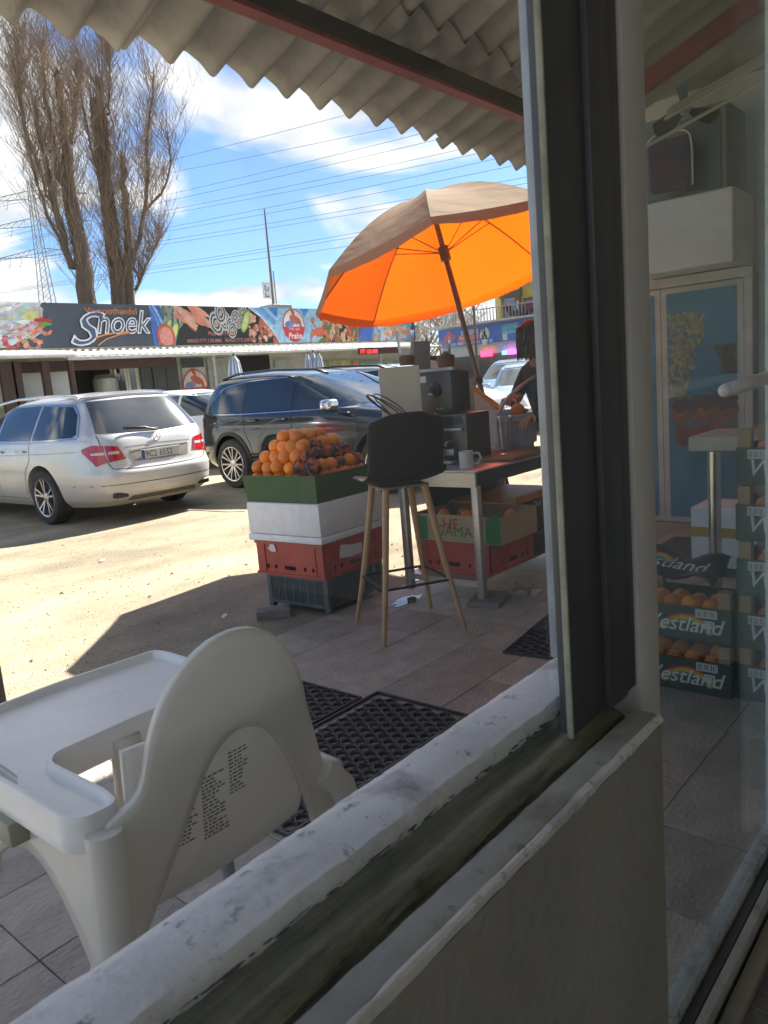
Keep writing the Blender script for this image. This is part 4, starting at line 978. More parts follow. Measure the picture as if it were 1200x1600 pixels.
# pedestal table
pt = thing('pedestal_table', 'pale topped table on a chrome column behind the crates', 'table', (4.02, 1.14, 0))
b = MB(); b.rbox(-.13, .30, -.20, .20, .832, .905, .008); b.build('table_top', mat('pale_board', (.50, .47, .39), .6, col2=(.42, .39, .32), scale=8), pt, smooth='auto')
b = MB(); b.lathe([(.03, 0), (.03, .83)], 20, (-.10, .085, 0)); b.build('column', mat('chrome', (.6, .6, .58), .15, 1.0), pt, smooth='auto')
b = MB(); b.lathe([(.2, 0), (.19, .015), (.04, .03)], 28, (-.10, .085, 0)); b.build('foot', mat('chrome', (.6, .6, .6)), pt, smooth='auto')
fo = thing('foam_box', 'white foam box with a yellow tape band on the passage floor', 'box', (4.72, 1.22, .02), R(0))
b = MB(); b.rbox(0, .34, 0, .40, .0, .37, .012, 2); b.build('body', FOAM, fo, smooth='auto')
b = MB(); b.box(-.003, .343, -.003, .403, .19, .25); b.build('tape_band', mat('yellow_tape', (.5, .30, .03), .4), fo)
b = MB(); b.rbox(0, .9, 0, .9, 0, .019, .002); tag(b.build('dark_pallet', mat('pallet', (.03, .03, .03), .8), loc=(4.6, 1.1, 0)), 'dark low pallet board under the taped foam box', 'pallet')
# blue poster cabinet
BC = thing('blue_cabinet', 'tall cabinet with white framed blue poster doors at the passage end', 'cabinet', (6.08, 1.62, 0))
FRW = mat('cab_frame', (.50, .49, .45), .6)
b = MB(); b.box(.02, .139, 0, 1.30, .001, 1.87); b.build('cabinet_body', mat('cab_body', (.3, .3, .3), .7), BC)
b = MB(); b.box(-.012, .019, -.0, 1.30, 1.83, 1.90); b.box(-.012, .019, 0, .055, .002, 1.829); b.build('frame', FRW, BC)
BLU = mat('poster_blue', (.06, .20, .33), .4, col2=(.035, .12, .2), scale=2.2)
for y0, y1 in ((.06, .66), (.665, 1.29)):
    dr = MB(); dr.box(-.008, .018, y0, y1, .01, 1.82); d_ = dr.build('door', FRW, BC)
    b = MB(); b.box(-.012, -.0085, y0+.045, y1-.045, .05, 1.78); b.build('poster', BLU, d_)
b = MB(); rr = random.Random(6)
def disc(b, y, z, r, x, col, n=9, sy=1): b.poly([(x, y+r*sy*math.cos(2*PI*k/n), z+r*math.sin(2*PI*k/n)) for k in range(n)], col)
for i in range(330):      # bunch of grapes print
    t = rr.random(); z = 1.62-.62*t; wv = .20*(1-t*.75); y = .58-wv*rr.random()-.0
    y = .605-.27*rr.random()*(1-.75*max(0, t-.25)); 
    g_ = rr.uniform(.6, 1.1); disc(b, y, z, .013, -.0132-.00001*i, (.36*g_, .33*g_, .17*g_), 7)
for i in range(150):
    t = rr.random(); z = 1.36-.2*t; y = .12+.14*rr.random()*(1-.5*t); g_ = rr.uniform(.4, 1); disc(b, y, z, .016, -.0132-.00001*i, (.12*g_, .11*g_, .08*g_), 7)
for z0, z1, c in ((.62, .75, (.25, .03, .03)), (.75, .9, (.3, .1, .08)), (.9, .98, (.1, .05, .06))):
    for i in range(60): disc(b, rr.uniform(.12, .56), rr.uniform(z0, z1), rr.uniform(.015, .04), -.0133-.00002*i-z0*.002, tuple(v*rr.uniform(.5, 1.2) for v in c), 8)
b.build('fruit_print', printmat(), BC, fix=False)
# white box and cupboard over the cabinet
wb = MB(); wb.rbox(5.72, 6.215, 1.645, 2.36, 1.91, 2.40, .012, 2); tag(wb.build('white_case', mat('case_white', (.62, .63, .62), .6, col2=(.5, .51, .5), scale=5)), 'white box case mounted above the blue cabinet', 'box')
cu = thing('wall_cupboard', 'grey cupboard with dark panel on top of the white case', 'cupboard', (5.78, 1.70, 2.405))
b = MB(); b.rbox(0, .43, 0, .60, 0, .56, .006); b.build('cupboard_body', mat('cup_grey', (.20, .22, .22), .6), cu, smooth='auto')
b = MB(); b.box(-.012, -.001, .035, .27, .02, .50); b.build('door', mat('cup_dark', (.06, .075, .075), .3), cu)
b = MB(); b.box(-.012, -.001, .29, .58, .02, .50); b.build('door', mat('cup_mid', (.13, .15, .14), .4), cu)
bag = thing('hanging_bag', 'dark red and blue bag in a clear pouch hung by the cupboard', 'bag', (5.62, 2.02, 2.43))
P = []
for i in range(17):
    a = PI*i/16; row = []
    for j in range(11):
        t = j/10; row.append((-.05*math.sin(PI*t)*math.sin(a), -.16+.32*t, .0+.33*math.sin(a*.5)**.6 if False else .02*t+(.36*(i/16))))
    P.append(row)
b = MB(); b.rbox(-.05, .05, -.15, .15, 0, .34, .045, 4); b.build('bag_body', mat('bag_cloth', (.12, .03, .045), .8, col2=(.012, .02, .05), scale=6), bag, smooth=True)
b = MB(); b.tube(smoothc([(-.055, -.165, .0), (-.055, -.165, .30), (-.055, -.12, .37), (-.055, .10, .38), (-.055, .16, .30), (-.055, .165, .0)], 2), .006, 8); b.build('white_piping', mat('piping', (.6, .6, .58), .6), bag, smooth=True)
# conduits and a bracket fan under the roof
b = MB()
for dz in (0, .03, .055): b.tube([(4.10+dz, 1.50, 2.47+dz), (4.34+dz, .60, 2.80+dz)], .009, 8)
tag(b.build('conduit_bundle', mat('conduit', (.5, .49, .44), .5), smooth='auto'), 'bundle of three pale conduits under the passage roof', 'conduit')
b = MB(); b.tube([(4.07, 1.58, 2.36), (4.32, .60, 2.71)], .009, 8); tag(b.build('conduit', mat('conduit', (.5, .49, .44), .5), smooth='auto'), 'single pale conduit slanting below the bundle', 'conduit')
fn = thing('wall_fan', 'dark bladed fan hung under the passage roof', 'fan', (4.55, 1.55, 2.62))
for k in range(3):
    a = R(100-125*k); c_, s_ = math.cos(a), math.sin(a); b = MB(); pts = []
    for u, v in ((.02, -.012), (.10, -.045), (.17, -.05), (.19, 0), (.17, .045), (.10, .03), (.02, .012)): pts.append((.03*v/.05, -(u*c_-v*s_), u*s_+v*c_))
    b.prism(pts, (.006, 0, 0)); b.build('blade', mat('fan_dark', (.025, .028, .025), .5), fn)
b = MB(); b.sphere((0, 0, 0), .035); b.tube([(0, 0, 0), (.1, .05, .12), (.1, .05, .44)], .012, 8); b.build('motor', mat('fan_motor', (.3, .3, .27), .6), fn, smooth=True)
# ================================================================== CARS
def ss(v, e): return math.copysign(abs(v)**e, v)
class Car:
    def __init__(s, tab, n=5.0, root=None):
        a = np.array(tab); s.z = a[:, 0]; s.n = n; s.root = root
        zz = np.linspace(s.z[0], s.z[-1], 160); k = np.ones(7)/7
        def sm(c):
            v = np.interp(zz, s.z, c); p = np.concatenate([np.full(3, v[0]), v, np.full(3, v[-1])]); return np.convolve(p, k, 'valid')
        s.zz = zz; s.xr = sm(a[:, 1]); s.xf = sm(a[:, 2]); s.w = sm(a[:, 3])
    def par(s, z): return [float(np.interp(z, s.zz, c)) for c in (s.xr, s.xf, s.w)]
    def pt(s, th, z):
        xr, xf, w = s.par(z); xc, ha = (xr+xf)/2, (xf-xr)/2; e = 2/s.n
        return Vector((xc+ha*ss(math.cos(th), e), w*ss(math.sin(th), e), z))
    def th(s, kind, t, z):
        xr, xf, w = s.par(z); xc, ha = (xr+xf)/2, (xf-xr)/2
        if kind in ('L', 'R'):
            c = max(-1, min(1, (t-xc)/ha)); c = ss(c, s.n/2); a = math.acos(max(-1, min(1, c))); return a if kind == 'L' else -a
        c = max(-1, min(1, t/w)); a = math.asin(ss(c, s.n/2))
        return PI-a if kind == 'B' else a
    def surf(s, th, z, off):
        d = 1e-3; p = s.pt(th, z); du = s.pt(th+d, z)-s.pt(th-d, z); dv = s.pt(th, z+d)-s.pt(th, z-d)
        n = du.cross(dv)
        n = n.normalized() if n.length > 1e-12 else Vector((0, 0, 1))
        c = Vector(((s.par(z)[0]+s.par(z)[1])/2, 0, z))
        if n.dot(p-c) < 0: n = -n
        return p+n*off
    def body(s, m, wheels, wr, wy, nt_=128, nz=60, cut=True):
        b = MB(); zs = list(np.interp(np.linspace(0, 1, nz), np.linspace(0, 1, 160), s.zz)); P = []
        ths = [2*PI*i/nt_ for i in range(nt_)]
        # spread angles so that corners get samples
        ths = []
        for q in range(4):
            for i in range(nt_//4):
                t = i/(nt_//4); t = t**1.0; ths.append(q*PI/2+PI/2*(t-.06*math.sin(4*PI*t)))
        vs = [s.pt(t, z) for z in zs for t in ths]; K = len(ths)
        fs = [(i*K+j, i*K+(j+1) % K, (i+1)*K+(j+1) % K, (i+1)*K+j) for i in range(nz-1) for j in range(K)]
        xr, xf, w = s.par(zs[-1]); ti = len(vs); vs.append(Vector(((xr+xf)/2, 0, zs[-1]+.018))); fs += [((nz-1)*K+j, (nz-1)*K+(j+1) % K, ti) for j in range(K)]
        fs.append(tuple(range(K))[::-1]); b.add(vs, fs)
        o = b.build('body', m, s.root, smooth='auto')
        if cut:
            cb = MB()
            for x, zc in wheels:
                for sg_ in (-1, 1): cb.lathe([(wr, 0), (wr, .42*sg_)], 40, (x, sg_*(wy-.30), zc), 'y')
            co = cb.build('cut', m)
            md = o.modifiers.new('b', 'BOOLEAN'); md.object = co; md.operation = 'DIFFERENCE'; md.solver = 'EXACT'
            bpy.context.view_layer.update(); dg = bpy.context.evaluated_depsgraph_get()
            pm = o.parent; o.parent = None
            bpy.context.view_layer.update(); dg = bpy.context.evaluated_depsgraph_get()
            me = bpy.data.meshes.new_from_object(o.evaluated_get(dg)); o.modifiers.clear(); o.data = me; o.parent = pm
            bpy.data.objects.remove(co)
            me.polygons.foreach_set('use_smooth', [True]*len(me.polygons)); me.set_sharp_from_angle(angle=R(32))
        return o
    def patch(s, name, kind, bot, top, m, off=.004, nu=16, nv=6, parent=None, th=None):
        """kind L/R: points are (x,z); B/F: (y,z)."""
        bo = interp(bot, nu+1); to = interp(top, nu+1); P = []
        for i in range(nu+1):
            row = []
            for j in range(nv+1):
                t = j/nv; u = bo[i][0]*(1-t)+to[i][0]*t; z = bo[i][1]*(1-t)+to[i][1]*t
                if kind == 'T': a = u
                else: a = s.th(kind, u, z)
                row.append(s.surf(a, z, off))
            P.append(row)
        b = MB(); b.grid(P); return b.build(name, m, parent or s.root, smooth=True)
    def line(s, name, kind, pts, w, m, off=.003, parent=None, n=24):
        p = interp(pts, n); b = MB(); P = []
        for i in range(n):
            a = p[max(0, i-1)]; c = p[min(n-1, i+1)]; dx, dz = c[0]-a[0], c[1]-a[1]; L = math.hypot(dx, dz) or 1; nx, nz = -dz/L*w/2, dx/L*w/2
            P.append([s.surf(s.th(kind, p[i][0]+k*nx, p[i][1]+k*nz), p[i][1]+k*nz, off) for k in (-1, 1)])
        b.grid(P); return b.build(name, m, parent or s.root, smooth=True)
TYRE = mat('tyre', (.022, .021, .02), .85, col2=(.05, .045, .04), scale=8, bump=.3, bscale=60)
def wheel(root, x, y, r, rim_m, spokes=5, twin=True, width=.225):
    sg_ = 1 if y > 0 else -1
    wt = thing_part('wheel', root, (x, y, r))
    b = MB(); w = width/2
    pr_ = [(r*.70, -w*.95), (r*.80, -w), (r*.93, -w*.95), (r*.985, -w*.75), (r, -w*.4), (r, w*.4), (r*.985, w*.75), (r*.93, w*.95), (r*.80, w), (r*.70, w*.95)]
    n = 40; P = [[(q*math.cos(2*PI*j/n), h, q*math.sin(2*PI*j/n)) for j in range(n+1)] for q, h in pr_+[pr_[0]]]
    b.grid(P); b.build('tyre', TYRE, wt, smooth='auto')
    b = MB(); yo = sg_*w
    P = [[(q*math.cos(2*PI*j/n), h*sg_, q*math.sin(2*PI*j/n)) for j in range(n+1)] for q, h in ((r*.71, w*.93), (r*.70, w*.99), (r*.66, w*.95), (r*.64, w*.5), (r*.62, -w*.2))]
    b.grid(P)
    for k in range(spokes):
        for dd in ((-.12, .12) if twin else (0,)):
            a = 2*PI*k/spokes+PI/2; a1 = a+dd*1.6; a0 = a+dd*.6
            p = (r*.14*math.cos(a0), sg_*w*.72, r*.14*math.sin(a0)); q = (r*.66*math.cos(a1), sg_*w*.88, r*.66*math.sin(a1))
            b.bar(p, q, .022, .03, (0, 1, 0))
    b.lathe([(r*.19, sg_*w*.55), (r*.19, sg_*w*.80), (r*.12, sg_*w*.86)], 20, (0, 0, 0), 'y')
    b.build('rim', rim_m, wt, smooth='auto')
    b = MB(); b.lathe([(r*.60, sg_*w*.1), (r*.60, sg_*w*.25)], 28, (0, 0, 0), 'y'); b.build('brake_disc', mat('brake', (.05, .048, .045), .6, .3), wt)
    return wt
def thing_part(name, parent, loc):
    o = bpy.data.objects.new(name, None); o.empty_display_size = .1; COL.objects.link(o); o.parent = parent; o.location = loc; return o
CGL = mat('car_glass', (.012, .018, .022), .04, col2=(.008, .012, .015), spec=.9, coat=.6)
SEAM = mat('seam', (.01, .01, .01), .7); CHR = mat('car_chrome', (.75, .76, .78), .12, 1.0); BPL = mat('black_plastic', (.015, .015, .016), .55)
TLR = mat('tail_red', (.38, .008, .018), .12, col2=(.28, .005, .01), coat=1.0, scale=20); TLC = mat('tail_clear', (.62, .45, .45), .15, coat=1.0)
def carpaint(name, c, metal=.5, rough=.28, dust=.0): return mat(name, c, rough, metal, col2=tuple(v*.9 for v in c), scale=3, coat=.8)

# ---- silver estate car (nose away, rear toward us)
SV = thing('estate_car', 'silver estate car with dusty tailgate parked rear end toward the patio', 'car', (5.05, 10.10, -.016), R(90))
def silverpaint():
    m = carpaint('silver', (.50, .52, .55), .55, .3); t = m.node_tree; n = t.nodes; l = t.links; b = n['Principled BSDF']
    src = b.inputs['Base Color'].links[0].from_socket; tcn = [q for q in n if q.type == 'TEX_COORD'][0]
    # road dust: lower on the body and on the tail
    sp_ = n.new('ShaderNodeSeparateXYZ'); l.new(tcn.outputs['Object'], sp_.inputs[0])
    z = n.new('ShaderNodeMapRange'); z.inputs[1].default_value = .75; z.inputs[2].default_value = .25; l.new(sp_.outputs[2], z.inputs[0])
    x = n.new('ShaderNodeMapRange'); x.inputs[1].default_value = -2.0; x.inputs[2].default_value = -2.4; x.inputs[4].default_value = .45; l.new(sp_.outputs[0], x.inputs[0])
    mxm = n.new('ShaderNodeMath'); mxm.operation = 'MAXIMUM'; l.new(z.outputs[0], mxm.inputs[0]); l.new(x.outputs[0], mxm.inputs[1])
    no = n.new('ShaderNodeTexNoise'); no.inputs['Scale'].default_value = 4; no.inputs['Detail'].default_value = 8; l.new(tcn.outputs['Object'], no.inputs['Vector'])
    mm = n.new('ShaderNodeMath'); mm.operation = 'MULTIPLY'; l.new(mxm.outputs[0], mm.inputs[0]); l.new(no.outputs[0], mm.inputs[1])
    m2 = n.new('ShaderNodeMath'); m2.operation = 'MULTIPLY'; m2.inputs[1].default_value = 1.35; m2.use_clamp = True; l.new(mm.outputs[0], m2.inputs[0])
    mx = n.new('ShaderNodeMix'); mx.data_type = 'RGBA'; l.new(m2.outputs[0], mx.inputs[0]); l.new(src, mx.inputs[6]); mx.inputs[7].default_value = (.46, .40, .31, 1); l.new(mx.outputs[2], b.inputs['Base Color'])
    for inp, a, c in (('Metallic', .55, .0), ('Roughness', .28, .75), ('Coat Weight', .8, 0)):
        q = n.new('ShaderNodeMapRange'); q.inputs[3].default_value = a; q.inputs[4].default_value = c; l.new(m2.outputs[0], q.inputs[0]); l.new(q.outputs[0], b.inputs[inp])
    return m
SIL = silverpaint()
tabE = [(.20, -2.20, 2.25, .80), (.27, -2.36, 2.36, .875), (.36, -2.43, 2.42, .905), (.50, -2.45, 2.44, .922), (.585, -2.45, 2.45, .927), (.60, -2.425, 2.45, .927), (.70, -2.40, 2.43, .925), (.80, -2.375, 2.34, .918), (.88, -2.355, 2.08, .91), (.945, -2.335, 1.50, .895), (1.0, -2.30, 1.02, .868), (1.10, -2.225, .74, .815), (1.25, -2.10, .38, .735), (1.37, -1.985, .03, .665), (1.43, -1.91, -.22, .605), (1.465, -1.74, -.58, .50), (1.475, -1.55, -.75, .40)]
E1 = Car(tabE, 5.2, SV)
RW, FW, WR = -1.30, 1.57, .325
E1.body(SIL, [(RW, .33), (FW, .33)], .372, .925)
ALU = mat('alloy', (.52, .53, .55), .3, .9, col2=(.35, .34, .33), scale=6)
for x in (RW, FW):
    for sg_ in (-1, 1): wheel(SV, x, sg_*.80, WR, ALU, 5, True)
for sd in ('L', 'R'):
    E1.patch('side_window', sd, [(.86, 1.005), (-.16, .992)], [(.20, 1.345), (-.16, 1.375)], CGL)
    E1.patch('side_window', sd, [(-.22, .992), (-1.08, .985)], [(-.22, 1.375), (-1.08, 1.372)], CGL)
    E1.patch('side_window', sd, [(-1.14, .985), (-1.97, 1.0), (-2.0, 1.03)], [(-1.14, 1.370), (-1.78, 1.335), (-1.90, 1.24)], CGL)
    E1.line('window_trim', sd, [(1.0, .990), (-.2, .977), (-1.1, .970), (-2.03, .985)], .012, CHR)
    E1.line('window_trim', sd, [(.30, 1.36), (-.2, 1.392), (-1.1, 1.388), (-1.80, 1.35), (-1.93, 1.24), (-2.04, 1.0)], .012, CHR)
    for xs in ([(-.19, .99), (-.17, .6), (-.2, .30)], [(-1.10, .975), (-1.08, .75), (-.95, .62), (-.88, .34)], [(1.0, .98), (1.1, .7), (1.08, .3)]): E1.line('door_seam', sd, xs, .007, SEAM)
    E1.line('door_seam', sd, [(.98, .31), (-.88, .30)], .006, SEAM)
    E1.line('shoulder_line', sd, [(1.5, .80), (-.4, .82), (-2.15, .84)], .008, mat('silver_dim', (.32, .33, .35), .3, .6))
    sgn = 1 if sd == 'L' else -1
    for xh in (-.32, -1.18+.28): 
        b = MB(); p = E1.surf(E1.th(sd, xh, .86), .86, .02); b.rbox(p.x-.09, p.x+.09, p.y-.012, p.y+.012, p.z-.014, p.z+.014, .006); b.build('door_handle', SIL, SV, smooth='auto')
    b = MB(); b.tube([(.55, sgn*.60, 1.385), (.35, sgn*.615, 1.43), (-.4, sgn*.615, 1.478), (-1.2, sgn*.60, 1.475), (-1.72, sgn*.575, 1.44), (-1.80, sgn*.57, 1.41)], .016, 10); b.build('roof_rail', CHR, SV, smooth=True)
    b = MB(); b.rbox(.72, .92, sgn*.93, sgn*1.10, .97, 1.11, .04, 3) if sgn > 0 else b.rbox(.72, .92, -1.10, -.93, .97, 1.11, .04, 3); b.build('mirror', SIL, SV, smooth=True)
# tail
E1.patch('rear_window', 'B', [(.66, 1.02), (0, .995), (-.66, 1.02)], [(.555, 1.375), (0, 1.385), (-.555, 1.375)], mat('rear_glass', (.05, .053, .055), .12, col2=(.03, .032, .035), scale=3, spec=.8), nu=24)
E1.line('spoiler_edge', 'B', [(.57, 1.41), (0, 1.425), (-.57, 1.41)], .016, mat('silver_dim2', (.05, .05, .055), .4), off=.012)
for sgn in (-1, 1):
    k = 'B'
    yo = lambda y: sgn*y
    E1.patch('tail_light', 'B', [(yo(.44), .725), (yo(.63), .70)], [(yo(.50), .865), (yo(.63), .885)], TLR, .006)
    t0 = E1.th('B', yo(.645), .78); sd = 'L' if sgn > 0 else 'R'; t1 = E1.th(sd, -2.10, .78)
    if sgn < 0: t0 = t0 if t0 > 0 else t0+2*PI; t1 = t1+2*PI
    tm_ = (t0+t1)/2
    E1.patch('tail_light', 'T', [(t0, .700), (tm_, .665), (t1*.55+t0*.45, .70), (t1, .83)], [(t0, .885), (tm_, .90), (t1*.55+t0*.45, .90), (t1, .865)], TLR, .006, 24, 8)
    E1.patch('tail_light_band', 'B', [(yo(.50), .785), (yo(.61), .785)], [(yo(.50), .815), (yo(.61), .815)], TLC, .009)
    E1.patch('tail_light_band', 'T', [(t0, .785), (t0*.4+t1*.6, .79)], [(t0, .815), (t0*.4+t1*.6, .812)], TLC, .009)
    E1.line('tailgate_seam', 'B', [(yo(.665), 1.0), (yo(.66), .9), (yo(.64), .70), (yo(.60), .625), (yo(.3), .605), (0, .60)], .008, SEAM)
    p = E1.surf(E1.th('B', yo(.55), .33), .33, .0); b = MB(); b.rbox(p.x-.02, p.x+.05, p.y-.085, p.y+.085, .30, .36, .015, 3); b.build('exhaust_tip', mat('exhaust', (.05, .05, .05), .35, .6), SV, smooth='auto')
    b = MB(); b.rbox(p.x-.024, p.x-.015, p.y-.072, p.y+.072, .312, .348, .004); b.build('exhaust_mouth', BPL, SV)
E1.line('bumper_seam', 'B', [(.86, .455), (0, .44), (-.86, .455)], .007, SEAM)
E1.patch('bumper_skirt', 'B', [(.46, .255), (0, .25), (-.46, .255)], [(.42, .305), (0, .30), (-.42, .305)], mat('skirt', (.10, .09, .075), .8), .006)
E1.patch('plate_recess', 'B', [(.36, .685), (0, .675), (-.36, .685)], [(.40, .81), (0, .82), (-.40, .81)], mat('recess', (.20, .18, .15), .6), .003)
E1.line('handle_trim', 'B', [(.43, .84), (0, .85), (-.43, .84)], .016, mat('silver_dim', (.32, .33, .35)), off=.012)
pl = E1.surf(PI, .745, .012)
b = MB(); b.rbox(pl.x-.004, pl.x+.004, -.26, .26, .688, .798, .003); npl = b.build('number_plate', mat('plate_white', (.55, .55, .55), .5, col2=(.42, .40, .37), scale=6), SV)
text('plate_number', '9C2 6552', .098, mat('plate_ink', (.03, .03, .035), .5), (pl.x-.0052, .205, .709), (0, -1, 0), (0, 0, 1), npl, sx=.92)
b = MB(); b.poly([(pl.x-.0048, y, z) for y, z in ((.255, .692), (.255, .794), (.215, .794), (.215, .692))]); b.build('plate_band', mat('plate_blue', (.03, .06, .25), .5), npl, fix=False)
# star emblem: ring with three points
em = E1.surf(PI, .925, .014); b = MB(); b.tube([(em.x, .047*math.cos(t), em.z+.047*math.sin(t)) for t in np.linspace(0, 2*PI, 25)[:-1]], .0045, 6, closed=True)
for k in range(3):
    a = PI/2+2*PI*k/3; b.bar((em.x, 0, em.z), (em.x, .046*math.cos(a), em.z+.046*math.sin(a)), .008, .007, (1, 0, 0))
b.build('emblem', CHR, SV, smooth='auto')
b = MB(); wz = E1.surf(PI, 1.0, .03); b.tube([(wz.x, -.02, 1.0), (wz.x+.012, .12, 1.045), (wz.x+.02, .38, 1.06)], [.016, .012, .006], 8); b.tube([(wz.x+.01, -.06, 1.02), (wz.x+.02, .38, 1.045)], .006, 6); b.build('rear_wiper', BPL, SV, smooth=True)

# ---- black sport utility car, nose toward us and to the right
SU = thing('suv_car', 'black sport utility car with chrome window trim behind the orange stack', 'car', (7.78, 7.39, -.016), R(-90))
BKP = carpaint('black_paint', (.008, .010, .014), .0, .10)
tabS = [(.24, -2.10, 2.15, .80), (.34, -2.27, 2.30, .885), (.48, -2.33, 2.35, .918), (.62, -2.345, 2.36, .922), (.78, -2.345, 2.35, .922), (.90, -2.33, 2.26, .918), (.98, -2.315, 2.05, .908), (1.05, -2.29, 1.52, .892), (1.10, -2.265, 1.12, .872), (1.25, -2.20, .78, .815), (1.43, -2.09, .36, .745), (1.56, -1.98, .02, .685), (1.625, -1.86, -.26, .62), (1.66, -1.62, -.6, .50), (1.67, -1.4, -.7, .40)]
tabS = [(z if z < .85 else .85+(z-.85)*.905, a, c, w) for z, a, c, w in tabS]
S1 = Car(tabS, 5.2, SU); SR_, SF_, SWR = -1.36, 1.43, .352
S1.body(BKP, [(SR_, .355), (SF_, .355)], .405, .922)
AL2 = mat('alloy_bright', (.62, .63, .64), .25, .9)
for x in (SR_, SF_):
    for sg_ in (-1, 1): wheel(SU, x, sg_*.80, SWR, AL2, 7, True)
for sd in ('R', 'L'):
    S1.patch('side_window', sd, [(1.0, 1.072), (-.02, 1.063)], [(.34, 1.411), (-.02, 1.479)], CGL)
    S1.patch('side_window', sd, [(-.08, 1.063), (-1.0, 1.058)], [(-.08, 1.484), (-1.0, 1.47)], CGL)
    S1.patch('side_window', sd, [(-1.05, 1.058), (-1.75, 1.076), (-1.85, 1.112)], [(-1.05, 1.465), (-1.55, 1.411), (-1.76, 1.275)], CGL)
    S1.line('window_trim', sd, [(1.16, 1.055), (-.1, 1.045), (-1.1, 1.042), (-1.80, 1.058), (-1.90, 1.112)], .014, CHR)
    S1.line('window_trim', sd, [(1.12, 1.076), (.36, 1.438), (0, 1.494), (-1.0, 1.485), (-1.57, 1.429), (-1.83, 1.257), (-1.90, 1.121)], .014, CHR)
    for xs in ([(-.05, 1.049), (-.03, 0.7), (-.06, 0.36)], [(-1.03, 1.049), (-1.0, 0.8), (-.9, 0.62), (-.86, 0.38)], [(1.08, 1.049), (1.13, 0.7), (1.1, 0.36)]): S1.line('door_seam', sd, xs, .007, SEAM)
    S1.line('body_crease', sd, [(1.9, 0.8952), (.4, 0.8998), (-2.1, 0.9224)], .012, mat('crease', (.05, .055, .065), .2))
    S1.line('sill_trim', sd, [(.98, 0.42), (-.9, 0.42)], .02, CHR)
    S1.patch('sill_cladding', sd, [(1.0, 0.27), (-.92, 0.27)], [(1.0, 0.4), (-.92, 0.4)], BPL, .008)
    for xh in (-.18+.25-.3, -1.0+.18):
        b = MB(); p = S1.surf(S1.th(sd, xh, .954), .954, .02); b.rbox(p.x-.10, p.x+.10, p.y-.014, p.y+.014, p.z-.015, p.z+.015, .006); b.build('door_handle', BKP, SU, smooth='auto')
    sgn = 1 if sd == 'L' else -1
    b = MB(); y0, y1 = sorted((sgn*.95, sgn*1.16)); b.rbox(.72, .90, y0, y1, 1.03, 1.17, .05, 3); mr_ = b.build('mirror', CHR, SU, smooth=True)
    b = MB(); b.rbox(.74, .86, y0, y1, 1.015, 1.06, .02, 2); b.build('mirror_base', BPL, mr_, smooth=True)
    for x, zc in ((SR_, .355), (SF_, .355)):
        b = MB(); P = []
        for i in range(25):
            a = -.12+(PI+.24)*i/24; P.append([(x+q*math.cos(a), 0, zc+q*math.sin(a)) for q in (.405, 0.455)])
        P = [[S1.surf(S1.th(sd, p[0], p[2]), p[2], .010) for p in row] for row in P]; b.grid(P); o = b.build('arch_cladding', BPL, SU, smooth=True)
    b = MB(); b.tube([(.40, sgn*.60, 1.49), (.2, sgn*.62, 1.555), (-.6, sgn*.62, 1.605), (-1.4, sgn*.60, 1.60), (-1.75, sgn*.58, 1.547)], .017, 10); b.build('roof_rail', mat('rail_black', (.03, .03, .03), .3), SU, smooth=True)
S1.patch('windscreen', 'F', [(-.74, 1.09), (0, 1.076), (.74, 1.09)], [(-.60, 1.493), (0, 1.515), (.60, 1.493)], CGL, nu=24)
S1.patch('rear_window', 'B', [(.68, 1.094), (0, 1.076), (-.68, 1.094)], [(.58, 1.438), (0, 1.456), (-.58, 1.438)], CGL, nu=20)
for sgn in (-1, 1):
    S1.patch('headlight', 'F', [(sgn*.45, 0.78), (sgn*.80, 0.8)], [(sgn*.45, 0.859), (sgn*.80, 0.8952)], mat('lamp', (.6, .62, .65), .1, coat=1), .008)
    S1.patch('tail_light', 'B', [(sgn*.45, 0.8952), (sgn*.82, 0.8771)], [(sgn*.45, 1.004), (sgn*.80, 1.013)], TLR, .008)
S1.patch('grille', 'F', [(-.42, .76), (.42, .76)], [(-.42, .87), (.42, .87)], BPL, .006)

